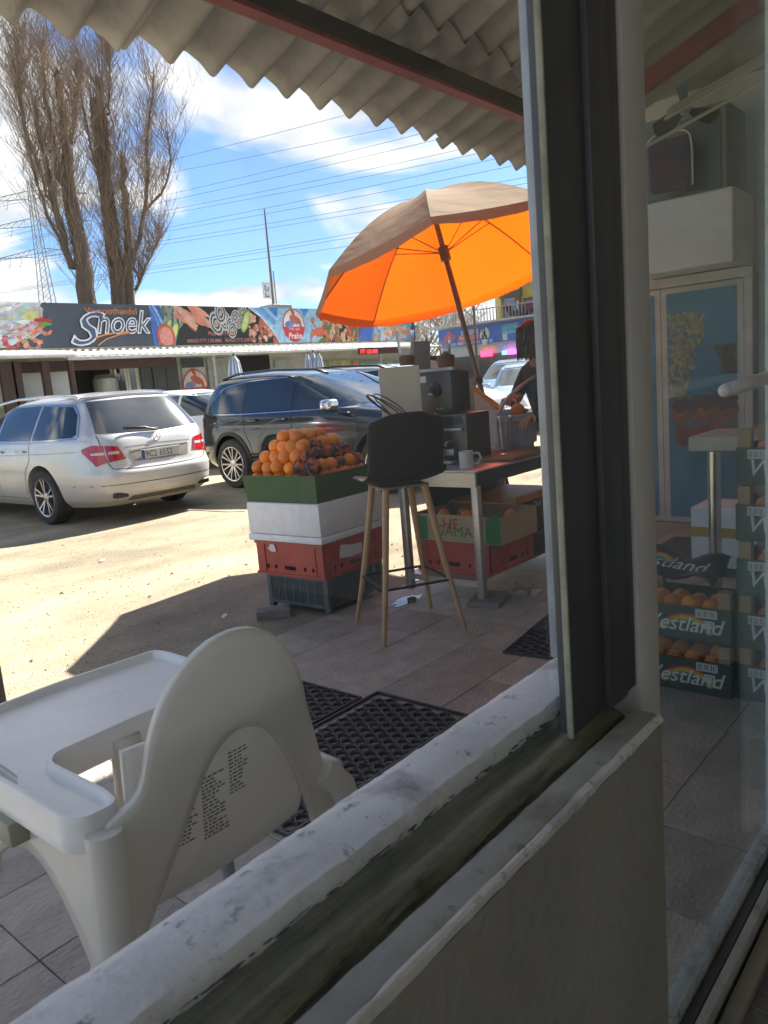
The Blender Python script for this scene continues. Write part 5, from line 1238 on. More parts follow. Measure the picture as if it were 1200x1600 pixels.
# ---- other cars in the lot
tabH = [(.22, -1.95, 1.98, .78), (.32, -2.08, 2.08, .86), (.5, -2.13, 2.13, .89), (.7, -2.13, 2.12, .895), (.82, -2.11, 2.0, .89), (.92, -2.09, 1.6, .875), (1.0, -2.05, 1.05, .85), (1.2, -1.92, .62, .77), (1.38, -1.75, .2, .69), (1.46, -1.6, -.1, .62), (1.49, -1.3, -.4, .5)]
tabV = [(a, r_*1.02, f_*1.02, w_*1.02) for a, r_, f_, w_ in tabH]; tabV = [(z*1.13, r_, f_, w_) for z, r_, f_, w_ in tabV]
def simplecar(label, loc, rz, tab, paint, rails=False, name='parked_car', H=1.0):
    t = thing(name, label, 'car', loc, rz); c = Car(tab, 5.0, t); c.body(paint, [(-1.27, .31), (1.32, .31)], .36, .895, 96, 44)
    for x in (-1.27, 1.32):
        for sg_ in (-1, 1): wheel(t, x, sg_*.77, .31, ALU, 5, False)
    for sd in ('L', 'R'):
        c.patch('side_window', sd, [(.85, 1.0*H), (-.1, 1.0*H)], [(.32, 1.34*H), (-.1, 1.39*H)], CGL); c.patch('side_window', sd, [(-.16, 1.0*H), (-1.6, 1.02*H)], [(-.16, 1.39*H), (-1.42, 1.34*H)], CGL)
        c.line('window_trim', sd, [(.95, .985*H), (-.1, .98*H), (-1.66, 1.0*H)], .012, CHR)
        c.line('door_seam', sd, [(-.13, .98*H), (-.13, .34)], .007, SEAM)
        if rails:
            sgn = 1 if sd == 'L' else -1
            b = MB(); b.tube([(.25, sgn*.60, 1.42*H), (-.2, sgn*.60, 1.50*H), (-1.3, sgn*.58, 1.49*H), (-1.55, sgn*.56, 1.45*H)], .015, 8); b.build('roof_rail', CHR, t, smooth=True)
        s_ = 1 if sd == 'L' else -1; y0, y1 = sorted((s_*.90, s_*1.07)); b = MB(); b.rbox(.70, .84, y0, y1, .97*H, 1.09*H, .035, 2); b.build('mirror', paint, t, smooth=True)
    c.patch('windscreen', 'F', [(-.70, 1.02*H), (0, 1.0*H), (.70, 1.02*H)], [(-.58, 1.40*H), (0, 1.42*H), (.58, 1.40*H)], CGL, nu=20)
    c.patch('rear_window', 'B', [(.62, 1.02*H), (-.62, 1.02*H)], [(.54, 1.36*H), (-.54, 1.36*H)], CGL, nu=20)
    for sgn in (-1, 1):
        c.patch('headlight', 'F', [(sgn*.4, .66), (sgn*.75, .68)], [(sgn*.4, .76), (sgn*.75, .78)], mat('lamp', (.6, .62, .65)), .008); c.patch('tail_light', 'B', [(sgn*.45, .78), (sgn*.78, .78)], [(sgn*.45, .92), (sgn*.78, .92)], TLR, .008)
    return t
WPT = carpaint('white_paint', (.70, .71, .72), 0, .3); LBP = carpaint('pale_blue_paint', (.42, .50, .60), .4, .25); GRP = carpaint('grey_silver', (.45, .47, .49), .5, .3)
simplecar('white hatchback parked behind the black sport utility car', (9.25, 12.3, -.016), R(-70), tabH, WPT)
simplecar('silver car with roof rails beyond the black sport utility car', (13.0, 10.4, -.016), R(-85), tabV, GRP, True, H=1.13)
simplecar('pale car with sloping windscreen right of the umbrella pole', (16.2, 9.2, -.016), R(-150), tabH, LBP)
simplecar('blue grey car at the back of the row by the right building', (20.5, 12.2, -.016), R(-160), tabV, carpaint('steel_blue', (.25, .34, .46), .4, .25), H=1.13)
# ================================================================== FAR SIDE OF THE LOT
YB = 18.0
def fx(px, py=590, Y=YB): return at_y(px, py, Y)[0]
def fz(px, py, Y=YB): return at_y(px, py, Y)[2]
FB = thing('fish_shop', 'long low fish shop with painted banner and corrugated awning across the lot', 'building', (14, YB, 0))
def fb(b, name, m, smooth=False, parent=None, fix=True):
    b.v = [(x-14, y-YB, z) for x, y, z in b.v]; return b.build(name, m, parent or FB, smooth, fix)
BZ0, BZ1 = 2.735, 3.775; BX0, BX1 = 3.0, 23.0
b = MB(); b.box(2.5, 23.4, YB, YB+7, 0, 3.2); fb(b, 'wall', mat('shop_wall', (.42, .44, .42), .85, col2=(.36, .38, .36), scale=1.5))
b = MB(); b.box(2.4, 23.5, YB-.0, YB+7.1, 3.201, 3.30); fb(b, 'roof', mat('shop_roof', (.3, .3, .3), .9))
b = MB(); b.rbox(fx(455, 480), fx(484, 480), YB+.8, YB+1.5, 3.301, 4.05, .02); fb(b, 'roof_unit', mat('unit', (.35, .36, .36), .6))
# banner
b = MB(); b.box(BX0, BX1, YB-.26, YB-.20, BZ0, BZ1); fb(b, 'banner', mat('banner_slate', (.045, .055, .075), .5, col2=(.07, .08, .105), scale=.8))
YP = YB-.26
LAY = [0]
class Pr(MB):
    def pl(s, pts, col, lay=0): LAY[0] += 1; return s.poly([(x, YP-.004-lay*.004-(LAY[0] % 400)*.00001, max(BZ0+.004, min(BZ1-.004, z))) for x, z in pts], col)
    def ell(s, x, z, a, c, rot, col, lay=0, n=14, arc=None):
        t0, t1 = arc or (0, 2*PI); pts = []
        for k in range(n):
            t = t0+(t1-t0)*k/(n if arc is None else n-1); u, v = a*math.cos(t), c*math.sin(t); pts.append((x+u*math.cos(rot)-v*math.sin(rot), z+u*math.sin(rot)+v*math.cos(rot)))
        return s.pl(pts, col, lay)
    def band(s, pts, w, col, lay=0):
        for (x0, z0), (x1, z1) in zip(pts, pts[1:]):
            L = math.hypot(x1-x0, z1-z0) or 1; nx, nz = -(z1-z0)/L*w/2, (x1-x0)/L*w/2
            s.pl([(x0-nx, z0-nz), (x1-nx, z1-nz), (x1+nx, z1+nz), (x0+nx, z0+nz)], col, lay)
P_ = Pr(); rr = random.Random(14)
U = lambda px: fx(px, 510, YP)
zm = lambda t: BZ0+(BZ1-BZ0)*t
def shrimp(x, z, s, rot, col):
    for k in range(9):
        t = k/8*3.6; q = s*(1-.05*k); cx_, cz_ = x+q*math.cos(t+rot), z+q*math.sin(t+rot)
        P_.ell(cx_, cz_, s*.42*(1-.07*k), s*.30*(1-.07*k), t+rot, tuple(c*(1.0 if k % 2 else .72) for c in col), 3)
    for k in range(4): P_.band([(x+s*math.cos(rot), z+s*math.sin(rot)), (x+s*math.cos(rot)+rr.uniform(-1, 1)*s, z+s*math.sin(rot)+rr.uniform(.4, 1.5)*s)], .012, (.5, .2, .12), 3)
def clam(x, z, s, col=(.45, .47, .47)):
    for k in range(5): P_.ell(x, z, s*(1-.18*k), s*.68*(1-.18*k), rr.uniform(0, .2)+s*5, col if k % 2 == 0 else (.03, .04, .05), 4)
    P_.ell(x, z, s*.3, s*.2, 1, (.5, .36, .2), 4)
def lime(x, z, s): P_.ell(x, z, s, s*.38, 1.1, (.2, .36, .05), 5); P_.ell(x, z, s*.82, s*.26, 1.1, (.52, .56, .22), 5)
def fish(x, z, s, rot, col):
    P_.ell(x, z, s, s*.34, rot, col, 3, 18); P_.ell(x-.1*s, z+.1*s, s*.8, s*.16, rot, tuple(min(1, c*1.4) for c in col), 3, 16); [P_.ell(x+s*rr.uniform(-.8, .8)*math.cos(rot), z+s*rr.uniform(-.8, .8)*math.sin(rot)+rr.uniform(-.2, .2)*s, s*rr.uniform(.05, .25), s*.025, rot, tuple(c*rr.uniform(.6, 1.25) for c in col), 4, 8) for _ in range(16)]
    P_.pl([(x-s*.9*math.cos(rot), z-s*.9*math.sin(rot)), (x-s*1.35*math.cos(rot)-.1*s, z-s*1.3*math.sin(rot)+.3*s), (x-s*1.3*math.cos(rot), z-s*1.3*math.sin(rot)-.25*s)], col, 3)
# left picture: pale fish and prawns
fish(U(5), zm(.62), 1.0, .25, (.42, .45, .46)); fish(U(-30), zm(.45), 1.2, .15, (.35, .38, .40)); fish(U(20), zm(.86), .8, .3, (.5, .52, .53)); fish(U(28), zm(.42), .7, .55, (.45, .5, .52))
shrimp(U(38), zm(.25), .24, .4, (.62, .22, .14)); shrimp(U(60), zm(.3), .27, 1.2, (.66, .26, .17)); shrimp(U(72), zm(.45), .2, 2.0, (.6, .25, .17)); shrimp(U(16), zm(.15), .2, 2.5, (.5, .1, .08)); shrimp(U(48), zm(.12), .2, 3.0, (.62, .3, .2))
P_.ell(U(50), zm(.72), .2, .1, .3, (.5, .48, .2), 5); P_.ell(U(68), zm(.61), .22, .05, 0, (.4, .03, .03), 5); P_.ell(U(70), zm(.53), .18, .04, 0, (.1, .3, .06), 5)
# blue swoosh
def sw(x0, x1, col, bow=.5, lay=1):
    pts = []
    for k in range(13): t = k/12; pts.append((x0+bow*(t-.5)**2*2.2-.3*t, zm(1-t)))
    for k in range(13): t = 1-k/12; pts.append((x1+bow*(t-.5)**2*2.2-.3*t, zm(1-t)))
    P_.pl(pts, col, lay)
P_.pl([(U(258), zm(0)), (U(258), zm(1)), (U(428), zm(1)), (U(432), zm(0))], (.018, .018, .018), 1)
P_.pl([(U(236), zm(0)), (U(236), zm(1)), (U(266), zm(1)), (U(266), zm(0))], (.06, .14, .40), 1)
for k in range(5):
    xa = U(236+6*k); P_.band([(xa+.25*math.sin(t*2.4), zm(1-t)) for t in np.linspace(0, 1, 8)], .07, ((.12, .25, .6), (.22, .4, .7), (.05, .1, .32), (.4, .55, .75), (.1, .2, .5))[k], 2)
# seafood picture
for i in range(26): P_.ell(U(rr.uniform(256, 282)), zm(rr.uniform(.45, .98)), rr.uniform(.1, .25), rr.uniform(.03, .07), rr.uniform(.6, 1.6), rr.choice([(.09, .14, .1), (.2, .25, .2), (.05, .08, .07), (.3, .33, .3)]), 3)
for i in range(16): P_.ell(U(rr.uniform(282, 325)), zm(rr.uniform(.5, .98)), rr.uniform(.25, .5), rr.uniform(.05, .09), -.6+rr.uniform(-.25, .25), rr.choice([(.58, .22, .14), (.64, .3, .2), (.45, .13, .09), (.6, .35, .26)]), 3)
for px, t, s_ in ((338, .55, .34), (352, .62, .28), (360, .5, .26), (346, .82, .3), (368, .72, .22), (362, .38, .24), (380, .85, .24), (374, .56, .17)): clam(U(px), zm(t), s_)
lime(U(270), zm(.32), .3); lime(U(263), zm(.5), .2); lime(U(384), zm(.62), .36); P_.ell(U(257), zm(.22), .28, .34, .1, (.5, .1, .06), 5); P_.ell(U(257), zm(.22), .2, .26, .1, (.6, .25, .2), 5)
for i in range(60): px = rr.uniform(388, 432); P_.ell(U(px), zm(rr.uniform(.02, .95)*(1-(px-388)/70)), rr.uniform(.05, .14), rr.uniform(.03, .08), rr.uniform(0, 3), rr.choice([(.42, .12, .08), (.55, .3, .2), (.3, .1, .06), (.6, .42, .3)]), 3)
# light blue field with swooshes
def field(p0, p1, col, lay=2): P_.pl([(U(p0+18), zm(0)), (U(p0-26), zm(1)), (U(p1), zm(1)), (U(p1), zm(0))], col, lay)
P_.pl([(U(434), zm(0)), (U(425), zm(.35)), (U(408), zm(.75)), (U(390), zm(1)), (U(500), zm(1)), (U(500), zm(0))], (.30, .50, .68), 5)
P_.band([(U(434), zm(0)), (U(425), zm(.35)), (U(408), zm(.75)), (U(390), zm(1))], .05, (.62, .68, .74), 6)
P_.pl([(U(420), zm(1)), (U(433), zm(.72)), (U(436), zm(1))], (.05, .2, .55), 6); P_.pl([(U(470), zm(1)), (U(476), zm(.75)), (U(484), zm(1))], (.05, .25, .6), 6); P_.pl([(U(398), zm(1)), (U(428), zm(.5)), (U(432), zm(.62)), (U(412), zm(1))], (.12, .34, .66), 6)
# round emblem: white upper half with red shellfish, red lower half
lx, lz = U(458), zm(.5)
P_.ell(lx, lz, .46, .50, 0, (.55, .05, .05), 7, 30); P_.ell(lx, lz, .425, .465, 0, (.72, .70, .68), 8, 30); P_.ell(lx, lz, .43, .47, 0, (.60, .04, .05), 9, 20, (PI+.08, 2*PI-.08))
def shellfish(x, z, s, lay):
    P_.ell(x+.05*s, z+.12*s, s*.22, s*.12, -.4, (.55, .12, .08), lay); P_.ell(x-.02*s, z+.36*s, s*.06, s*.14, .5, (.5, .1, .07), lay); P_.ell(x+.26*s, z+.02*s, s*.05, s*.15, .3, (.5, .1, .07), lay); P_.ell(x-.18*s, z-.02*s, s*.2, s*.1, .2, (.18, .24, .5), lay)
shellfish(lx, lz+.06, 1.0, 10)
# crab
cxp, czp = U(497), zm(.3); P_.ell(cxp, czp, .24, .15, 0, (.62, .13, .06), 7)
for s_ in (-1, 1):
    for k in range(4): P_.band([(cxp+s_*.15, czp-.02), (cxp+s_*(.32+.03*k), czp+.08-.09*k), (cxp+s_*(.36+.02*k), czp-.08-.09*k)], .04, (.6, .14, .07), 7)
    P_.band([(cxp+s_*.12, czp+.1), (cxp+s_*.26, czp+.3)], .06, (.6, .14, .07), 7); P_.ell(cxp+s_*.24, czp+.36, .1, .07, 1, (.64, .16, .08), 8)
P_.pl([(U(500), zm(0)), (U(500), zm(1)), (U(562), zm(1)), (U(562), zm(0))], (.03, .03, .03), 4)
for i in range(110): P_.ell(U(rr.uniform(500, 560)), zm(rr.uniform(.03, .97)), rr.uniform(.06, .22), rr.uniform(.03, .1), rr.uniform(0, 3), rr.choice([(.5, .14, .06), (.6, .36, .2), (.1, .2, .05), (.55, .5, .4), (.35, .08, .05), (.2, .15, .1)]), 5)
P_.pl([(U(562), zm(0)), (U(566), zm(1)), (U(640), zm(1)), (U(640), zm(0))], (.10, .30, .55), 5); P_.pl([(U(557), zm(0)), (U(568), zm(1)), (U(584), zm(1)), (U(578), zm(0))], (.06, .14, .46), 6)
for i in range(60): P_.ell(U(rr.uniform(584, 640)), zm(rr.uniform(.03, .6)), rr.uniform(.1, .28), rr.uniform(.04, .14), rr.uniform(0, 3), rr.choice([(.6, .3, .18), (.5, .5, .55), (.62, .42, .3), (.12, .35, .55), (.55, .2, .1), (.6, .6, .6)]), 7)
fish(U(622), zm(.75), .45, .1, (.35, .36, .1)); fish(U(606), zm(.72), .3, .2, (.05, .1, .2))
o = fb(P_, 'banner_print', printmat(), fix=False)
WI = mat('white_ink2', (.72, .74, .76), .6); NAVY = mat('navy_ink', (.06, .10, .20), .6); ORI = mat('orange_ink', (.60, .22, .06), .6); RDI = mat('pink_ink', (.55, .22, .22), .6)
def bt(body, px, t, size, m, lay=12, **kw): 
    return text('banner_lettering', body, size, m, (U(px)-14, YP-YB-.004*lay, zm(t)), (1, 0, 0), (0, 0, 1), FB, **kw)
bt('Visgroothandel', 134, .76, .235, ORI)
bt('S', 101, .06, 1.12, WI, 12, shear=.45, off=.022, sx=1.35); bt('S', 101, .06, 1.12, NAVY, 13, shear=.45, off=-.012, sx=1.35)
bt('noek', 147, .32, .80, WI, 12, shear=.30, off=.022, sx=.92); bt('noek', 147, .32, .80, NAVY, 13, shear=.30, off=-.010, sx=.92)
sb = Pr(); sb.band([(U(136), zm(.17)), (U(160), zm(.28)), (U(185), zm(.34)), (U(213), zm(.35))], .035, (.6, .25, .08), 11); sb.band([(U(148), zm(.04)), (U(162), zm(.18)), (U(185), zm(.29)), (U(205), zm(.34))], .03, (.6, .25, .08), 11); fb(sb, 'banner_swash', printmat(), fix=False)
bt('Mua ban Praha', 322, .24, .155, RDI); bt('00420.777.120.888   00420.773.288.879', 288, .06, .135, RDI, sx=1.12)
bt('Hai san', 449, .36, .16, WI, 14, shear=.1); bt('Praha', 447, .12, .25, WI, 14, shear=.2, off=.006)
# awning of corrugated sheet with gutter
def wavy(name, x0, x1, y0, z0, y1, z1, m, pitch=.2, amp=.028):
    b = MB(); n = int((x1-x0)/.035); P = []
    for i in range(n+1):
        x = x0+(x1-x0)*i/n; h = amp*math.sin(2*PI*x/pitch); P.append([(x, y0, z0+h), (x, (y0+y1)/2, (z0+z1)/2+h), (x, y1, z1+h)])
    b.grid(P); o = fb(b, name, m, True); solid(o, .01); return o
AWN = mat('awning_sheet', (.58, .57, .53), .6, col2=(.42, .41, .38), scale=2)
wavy('awning_sheet', 3, fx(110, 545, 16.3), 16.1, 2.50, 17.98, 2.70, AWN); wavy('awning_sheet', fx(104, 545, 16.3), fx(690, 545, 16.3), 16.6, 2.45, 17.97, 2.68, AWN)
b = MB(); b.rbox(3, fx(118, 550, 16.0), 15.98, 16.08, 2.40, 2.50, .02); b.rbox(fx(104, 552, 16.5), fx(690, 545, 16.5), 16.48, 16.58, 2.36, 2.44, .02); fb(b, 'gutter', mat('gutter', (.55, .56, .54), .5), 'auto')
b = MB(); b.box(3, fx(270, 560, 16.6), 16.65, 16.75, 2.14, 2.37); fb(b, 'fascia_beam', mat('brown_beam', (.055, .025, .02), .7))
BRN = mat('brown_post', (.06, .035, .028), .7)
for px, w_ in ((12, .30), (26, .20), (72, .16), (112, .10)):
    x = fx(px, 600, 16.4); b = MB(); b.rbox(x-w_/2, x+w_/2, 16.3, 16.42, -.016, 2.36, .01); fb(b, 'post', BRN)
for x in np.arange(fx(290), 23, 3.4): b = MB(); b.rbox(x-.04, x+.04, 16.66, 16.74, -.016, 2.4, .01); fb(b, 'post', mat('grey_post', (.4, .41, .4), .6))
YF = YB-.02
def panel(name, p0, p1, py0, py1, m, y=YF, th=.06, parent=None, zmin=None):
    x0, x1 = fx(p0, 590, y), fx(p1, 590, y); z1, z0 = fz((p0+p1)/2, py0, y), (fz((p0+p1)/2, py1, y) if zmin is None else zmin)
    b = MB(); b.box(x0, x1, y-th, y, z0, z1); return fb(b, name, m, parent=parent), (x0, x1, z0, z1)
DKO = mat('opening_shade', (.012, .012, .012), .9); SHF = mat('shop_front', (.30, .32, .31), .6); WFR = mat('win_frame', (.6, .6, .58), .6)  # DKO: flat near-black panels, shade of the interiors put into the colour
CURT = mat('plastic_curtain', (.62, .66, .66), .25, col2=(.5, .54, .55), scale=.9, transl=.3)
panel('plastic_curtain', 30, 68, 565, 640, CURT, 16.9, .02); panel('plastic_curtain', 76, 112, 566, 640, CURT, 16.9, .02); panel('plastic_curtain', -60, 8, 566, 640, CURT, 16.9, .02)
panel('opening_shade', 116, 172, 570, 650, DKO, YF, .03, zmin=.02)
b = MB(); b.lathe([(.28, 0), (.30, .1), (.30, .9), (.22, 1.0)], 24, (fx(147), YB-.5, 1.05)); b.lathe([(.3, 0), (.3, 1.03)], 24, (fx(147), YB-.5, 0.01)); fb(b, 'steel_vat', mat('vat', (.3, .32, .28), .35, .6), 'auto')
for p0, p1 in ((178, 197), (198, 214)):
    pn, (x0, x1, z0, z1) = panel('window', p0, p1, 567, 640, WFR, YF, .05); b = MB(); b.box(x0+.06, x1-.06, YF-.056, YF-.051, z0+.06, z1-.06); fb(b, 'pane', CGL, parent=pn)
for p0, p1 in ((219, 236), (238, 258), (259, 278)): panel('shutter', p0, p1, 560, 640, mat('shutter', (.05, .055, .06), .4), YF, .05, zmin=.05)
pn, (x0, x1, z0, z1) = panel('poster_panel', 284, 319, 560, 640, mat('poster_pale', (.45, .5, .5), .5), YF, .05)
pp = Pr(); YP_ = YP; YP = YF-.052
cx_, cz_ = (x0+x1)/2, (z0+z1)/2-.05; BZ0s, BZ1s = BZ0, BZ1; BZ0, BZ1 = -5, 9
pp.pl([(x0, z1-.25), (x1, z1-.25), (x1, z1), (x0, z1)], (.05, .07, .1), 1); 
P_ = pp; pp.ell(cx_, cz_, .42, .46, 0, (.5, .05, .06), 2, 26); pp.ell(cx_, cz_, .38, .42, 0, (.66, .62, .6), 3, 26); pp.ell(cx_, cz_, .385, .425, 0, (.55, .05, .06), 4, 16, (PI+.1, 2*PI-.1)); shellfish(cx_, cz_+.05, .9, 5)
x2, x3 = fx(429), fx(455); c2 = (x2+x3)/2; zq = fz(442, 590)
pp.pl([(x2, zq-.8), (x3, zq-.8), (x3, zq+.55), (x2, zq+.55)], (.34, .38, .38), 1); pp.ell(c2, zq-.15, .36, .42, 0, (.36, .15, .16), 2, 26); pp.ell(c2, zq-.15, .33, .39, 0, (.48, .48, .47), 3, 26); shellfish(c2, zq-.1, .8, 5)
for p0, p1, c in ((500, 512, (.16, .26, .12)), (513, 548, (.36, .38, .2)), (551, 560, (.5, .28, .12)), (561, 600, (.2, .28, .22)), (602, 612, (.34, .36, .3)), (614, 640, (.25, .32, .3))):
    a0, a1 = fx(p0), fx(p1); z9 = fz((p0+p1)/2, 563); pp.pl([(a0, z9-1.1), (a1, z9-1.1), (a1, z9), (a0, z9)], c, 1)
    for i in range(14): pp.ell(rr.uniform(a0+.1, a1-.1), z9-rr.uniform(.1, .7), rr.uniform(.05, .18), rr.uniform(.04, .12), rr.uniform(0, 3), tuple(min(.7, v*rr.uniform(.5, 2)) for v in c), 2)
fb(pp, 'poster_print', printmat(), fix=False)
text('poster_lettering', 'Praha', .2, WI, (cx_-14-.26, YF-YB-.10, cz_-.3), (1, 0, 0), (0, 0, 1), FB, shear=.2)
pn, (x0, x1, z0, z1) = panel('menu_board', 325, 358, 560, 640, mat('menu_grey', (.32, .36, .36), .5), YF, .05)
MR = mat('menu_red', (.42, .16, .15), .6)
for k, s_ in enumerate(('MUC PHO', 'CHAO N', 'HET B')): text('menu_lettering', s_, .27, MR, (x0-14+.10+.08*k, YF-YB-.055, z1-.85-.42*k), (1, 0, 0), (0, 0, 1), FB, off=.004)
panel('opening_shade', 368, 423, 556, 640, DKO, YF, .03, zmin=.02); panel('opening_shade', 660, 690, 556, 640, DKO, YF, .03, zmin=.02)
b = MB(); b.box(fx(558, 548, 16.5), fx(618, 546, 16.5), 16.4, 16.46, fz(588, 553, 16.46), fz(588, 543, 16.46)); ld = fb(b, 'led_sign', mat('led_case', (.08, .01, .012), .5))
text('led_lettering', '777 120 888', .17, emit('led_red', (.6, .02, .03), 1.2), (fx(562, 548, 16.4)-14, 16.395-YB, fz(588, 551.5, 16.4)), (1, 0, 0), (0, 0, 1), ld, sx=1.0)
YP = YP_; BZ0, BZ1 = BZ0s, BZ1s
# closed striped parasols
STP = mat('parasol_cloth', (.50, .53, .58), .8); STD = mat('parasol_stripe', (.16, .20, .30), .8)
def parasol(px, py, Y, label, s=1.0):
    x, _, z = at_y(px, py, Y); t = thing('closed_parasol', label, 'parasol', (x, Y, -.016), rr.uniform(0, 6), 'closed striped parasols'); zt = z+.016
    b = MB(); b.tube([(0, 0, 0), (0, 0, zt+.05)], .022, 8); b.build('pole', BRN, t); b = MB(); n = 24; 
    for par, mm in ((0, STP), (1, STD)):
        b = MB()
        for j in range(n):
            if j % 2 != par: continue
            row = []
            for jj in (j, j+1):
                c_ = []
                for q, h in ((.03, 0), (.10, -.12), (.13, -.35), (.19, -.7), (.25, -1.1), (.28, -1.45)):
                    rad = q*(1+.18*math.cos(3*2*PI*jj/n*2))*s; c_.append((rad*math.cos(2*PI*jj/n), rad*math.sin(2*PI*jj/n), zt+h))
                row.append(c_)
            b.grid(row)
        b.build('folded_cloth', mm, t, smooth=False)
    b = MB(); b.lathe([(.25, 0), (.25, .08), (.05, .1)], 16); b.build('base', mat('parasol_base', (.2, .2, .2), .9), t)
parasol(365, 556, 13.2, 'single closed striped parasol behind the black car'); parasol(481, 553, 13.2, 'left closed striped parasol of the three standing together', .8); parasol(489, 551, 13.6, 'middle closed striped parasol of the three standing together', .8); parasol(497, 552, 13.4, 'right closed striped parasol of the three standing together', .8)

# ---- right hand building
XR = 30.0
RB = thing('shop_house', 'two storey shop building with blue banner and yellow upper wall at right', 'building', (XR, 16, 0))
def rb(b, name, m, smooth=False, parent=None, fix=True):
    b.v = [(x-XR, y-16, z) for x, y, z in b.v]; return b.build(name, m, parent or RB, smooth, fix)
b = MB(); b.box(XR, XR+8, 4, 21.6, 0, 3.45); rb(b, 'ground_floor_wall', mat('rb_grey', (.52, .54, .54), .8))
b = MB(); b.box(XR+1.0, XR+8, 4, 19.2, 3.451, 7.5); rb(b, 'upper_wall', mat('rb_yellow', (.55, .45, .13), .85, col2=(.48, .39, .11), scale=1))
b = MB(); b.box(XR-.05, XR-.005, 4.2, 21.4, .0, 2.15); rb(b, 'shopfront', mat('rb_shop', (.05, .05, .05), .3))
b = MB(); b.box(XR-.30, XR-.22, 4.2, 21.55, 2.62, 3.44); bn = rb(b, 'banner', mat('rb_blue', (.035, .10, .40), .5, col2=(.06, .16, .5), scale=.6))
def rt(body, px, py, size, m, x, parent=RB, **kw):
    p = at_x(px, py, x); return text('lettering', body, size, m, (x-XR, p[1]-16, p[2]), (0, -1, 0), (0, 0, 1), parent, **kw)
xb = XR-.31
class Pq(MB):
    def q(s, px0, py0, px1, py1, col, x=xb): 
        p, r_ = at_x(px0, py0, x), at_x(px1, py1, x); return s.poly([(x, p[1], r_[2]), (x, p[1], p[2]), (x, r_[1], p[2]), (x, r_[1], r_[2])], col)
pq = Pq(); pq.q(720, 517, 748, 524, (.6, .62, .68)); pq.q(716, 525, 748, 533, (.55, .1, .12), xb-.004); pq.q(784, 507, 811, 513, (.2, .55, .75)); pq.q(784, 514, 811, 519, (.15, .5, .72), xb-.004); pq.q(785, 520, 793, 531, (.6, .62, .62)); pq.q(764, 530, 770, 535, (.1, .5, .7))
for px, py, s_ in ((754, 522, .13), (760, 521, .14), (757, 530, .15)):
    p = at_x(px, py, xb-.006); pq.poly([(xb-.006, p[1]+s_*1.1*math.cos(t), p[2]+s_*1.9*math.sin(t)) for t in np.linspace(0, 2*PI, 14)[:-1]], (.55, .58, .5))
p = at_x(702, 528, xb-.006)
for k, c in ((1.0, (.6, .12, .1)), (.62, (.05, .1, .4)), (.45, (.62, .2, .18))): pq.poly([(xb-.006-.003*(1-k), p[1]+.36*k*math.cos(t), p[2]+.32*k*math.sin(t)) for t in (0, PI/2, PI, 3*PI/2)], c)
rb(pq, 'banner_print', printmat(), fix=False)
NV = mat('nail_blue', (.03, .08, .22), .6)
rt('DUAL EON', 721, 523.5, .26, NV, xb-.012); rt('INOX-DI CU', 718, 532.5, .26, WI, xb-.016); rt('kuchyne nerez', 716, 539.5, .2, WI, xb-.016); rt('BREZY & PRONT', 785, 512.3, .22, NV, xb-.012); rt('VYROBNI SERVIS', 785, 518.3, .18, NV, xb-.012); rt('0777 888 999', 692, 543, .2, WI, xb-.012)
b = MB(); b.box(XR-1.3, XR-.001, 4.2, 21.5, 3.446, 3.52); rb(b, 'balcony_slab', mat('slab', (.45, .45, .43), .8))
for i in range(46):
    y = 21.3-i*.16; b = MB(); b.box(XR-.20, XR-.17, y, y+.03, 3.525, 4.10); rb(b, 'baluster', mat('baluster', (.35, .36, .36), .6))
b = MB(); b.box(XR-.22, XR-.15, 4.2, 21.45, 4.105, 4.15); rb(b, 'handrail', mat('baluster', (.3, .3, .3)))
b = MB()
for i in range(24): c = (XR-.1+rr.uniform(0, .25), 18.0-rr.random()*3.5, 3.75+rr.uniform(0, .35)); b.sphere(c, rr.uniform(.12, .28), 8, 6, (1, 1.4, .8))
rb(b, 'balcony_clutter', mat('clutter', (.06, .07, .065), .9, col2=(.2, .03, .035), scale=1.2))
xw = XR+.97
def ropen(name, px0, px1, py0, py1, m, x=xw, parent=None, th=.05):
    p, r_ = at_x(px0, py0, x), at_x(px1, py1, x); y0, y1 = sorted((p[1], r_[1])); z0, z1 = sorted((p[2], r_[2])); b = MB(); b.box(x-th, x, y0, y1, z0, z1); return rb(b, name, m, parent=parent)
pn = ropen('door', 783, 815, 465, 500, mat('brown_frame', (.22, .10, .05), .7)); ropen('pane', 788, 806, 467, 498, mat('grey_glass', (.25, .30, .38), .15), xw-.052, pn, .004); ropen('pane', 807, 811, 470, 490, mat('white_card', (.7, .7, .7), .6), xw-.052, pn, .005)
pn = ropen('window', 818, 850, 466, 492, mat('brown_frame', (.2, .1, .05))); ropen('pane', 821, 848, 470, 488, mat('grey_glass', (.3, .3, .3)), xw-.052, pn, .004)
sg_ = ropen('sign_board', 780, 815, 445, 462, mat('sign_olive', (.10, .10, .07), .7), xw-.06)
rt('MOC SEN', 782, 457, .42, mat('sign_pale', (.55, .56, .5), .7), xw-.115, sg_)
b = MB(); p0 = at_x(742, 452, XR-.4); p1 = at_x(835, 437, XR-.4); b.box(XR-.40, XR-.32, p1[1]-6, p0[1]+.3, 5.05, 6.1); ab = rb(b, 'awning_board', mat('awning_pale', (.50, .60, .70), .6))
rt('NAIL ART', 772, 441, .62, NV, XR-.41, ab, sx=.95); rt('studio krasy Praha', 782, 443.5, .16, NV, XR-.412, ab)
b = MB(); b.box(XR-.40, XR+1.0, p1[1]-6, p0[1]+.3, 6.11, 6.2); rb(b, 'upper_roof', mat('shop_roof', (.3, .3, .3)))
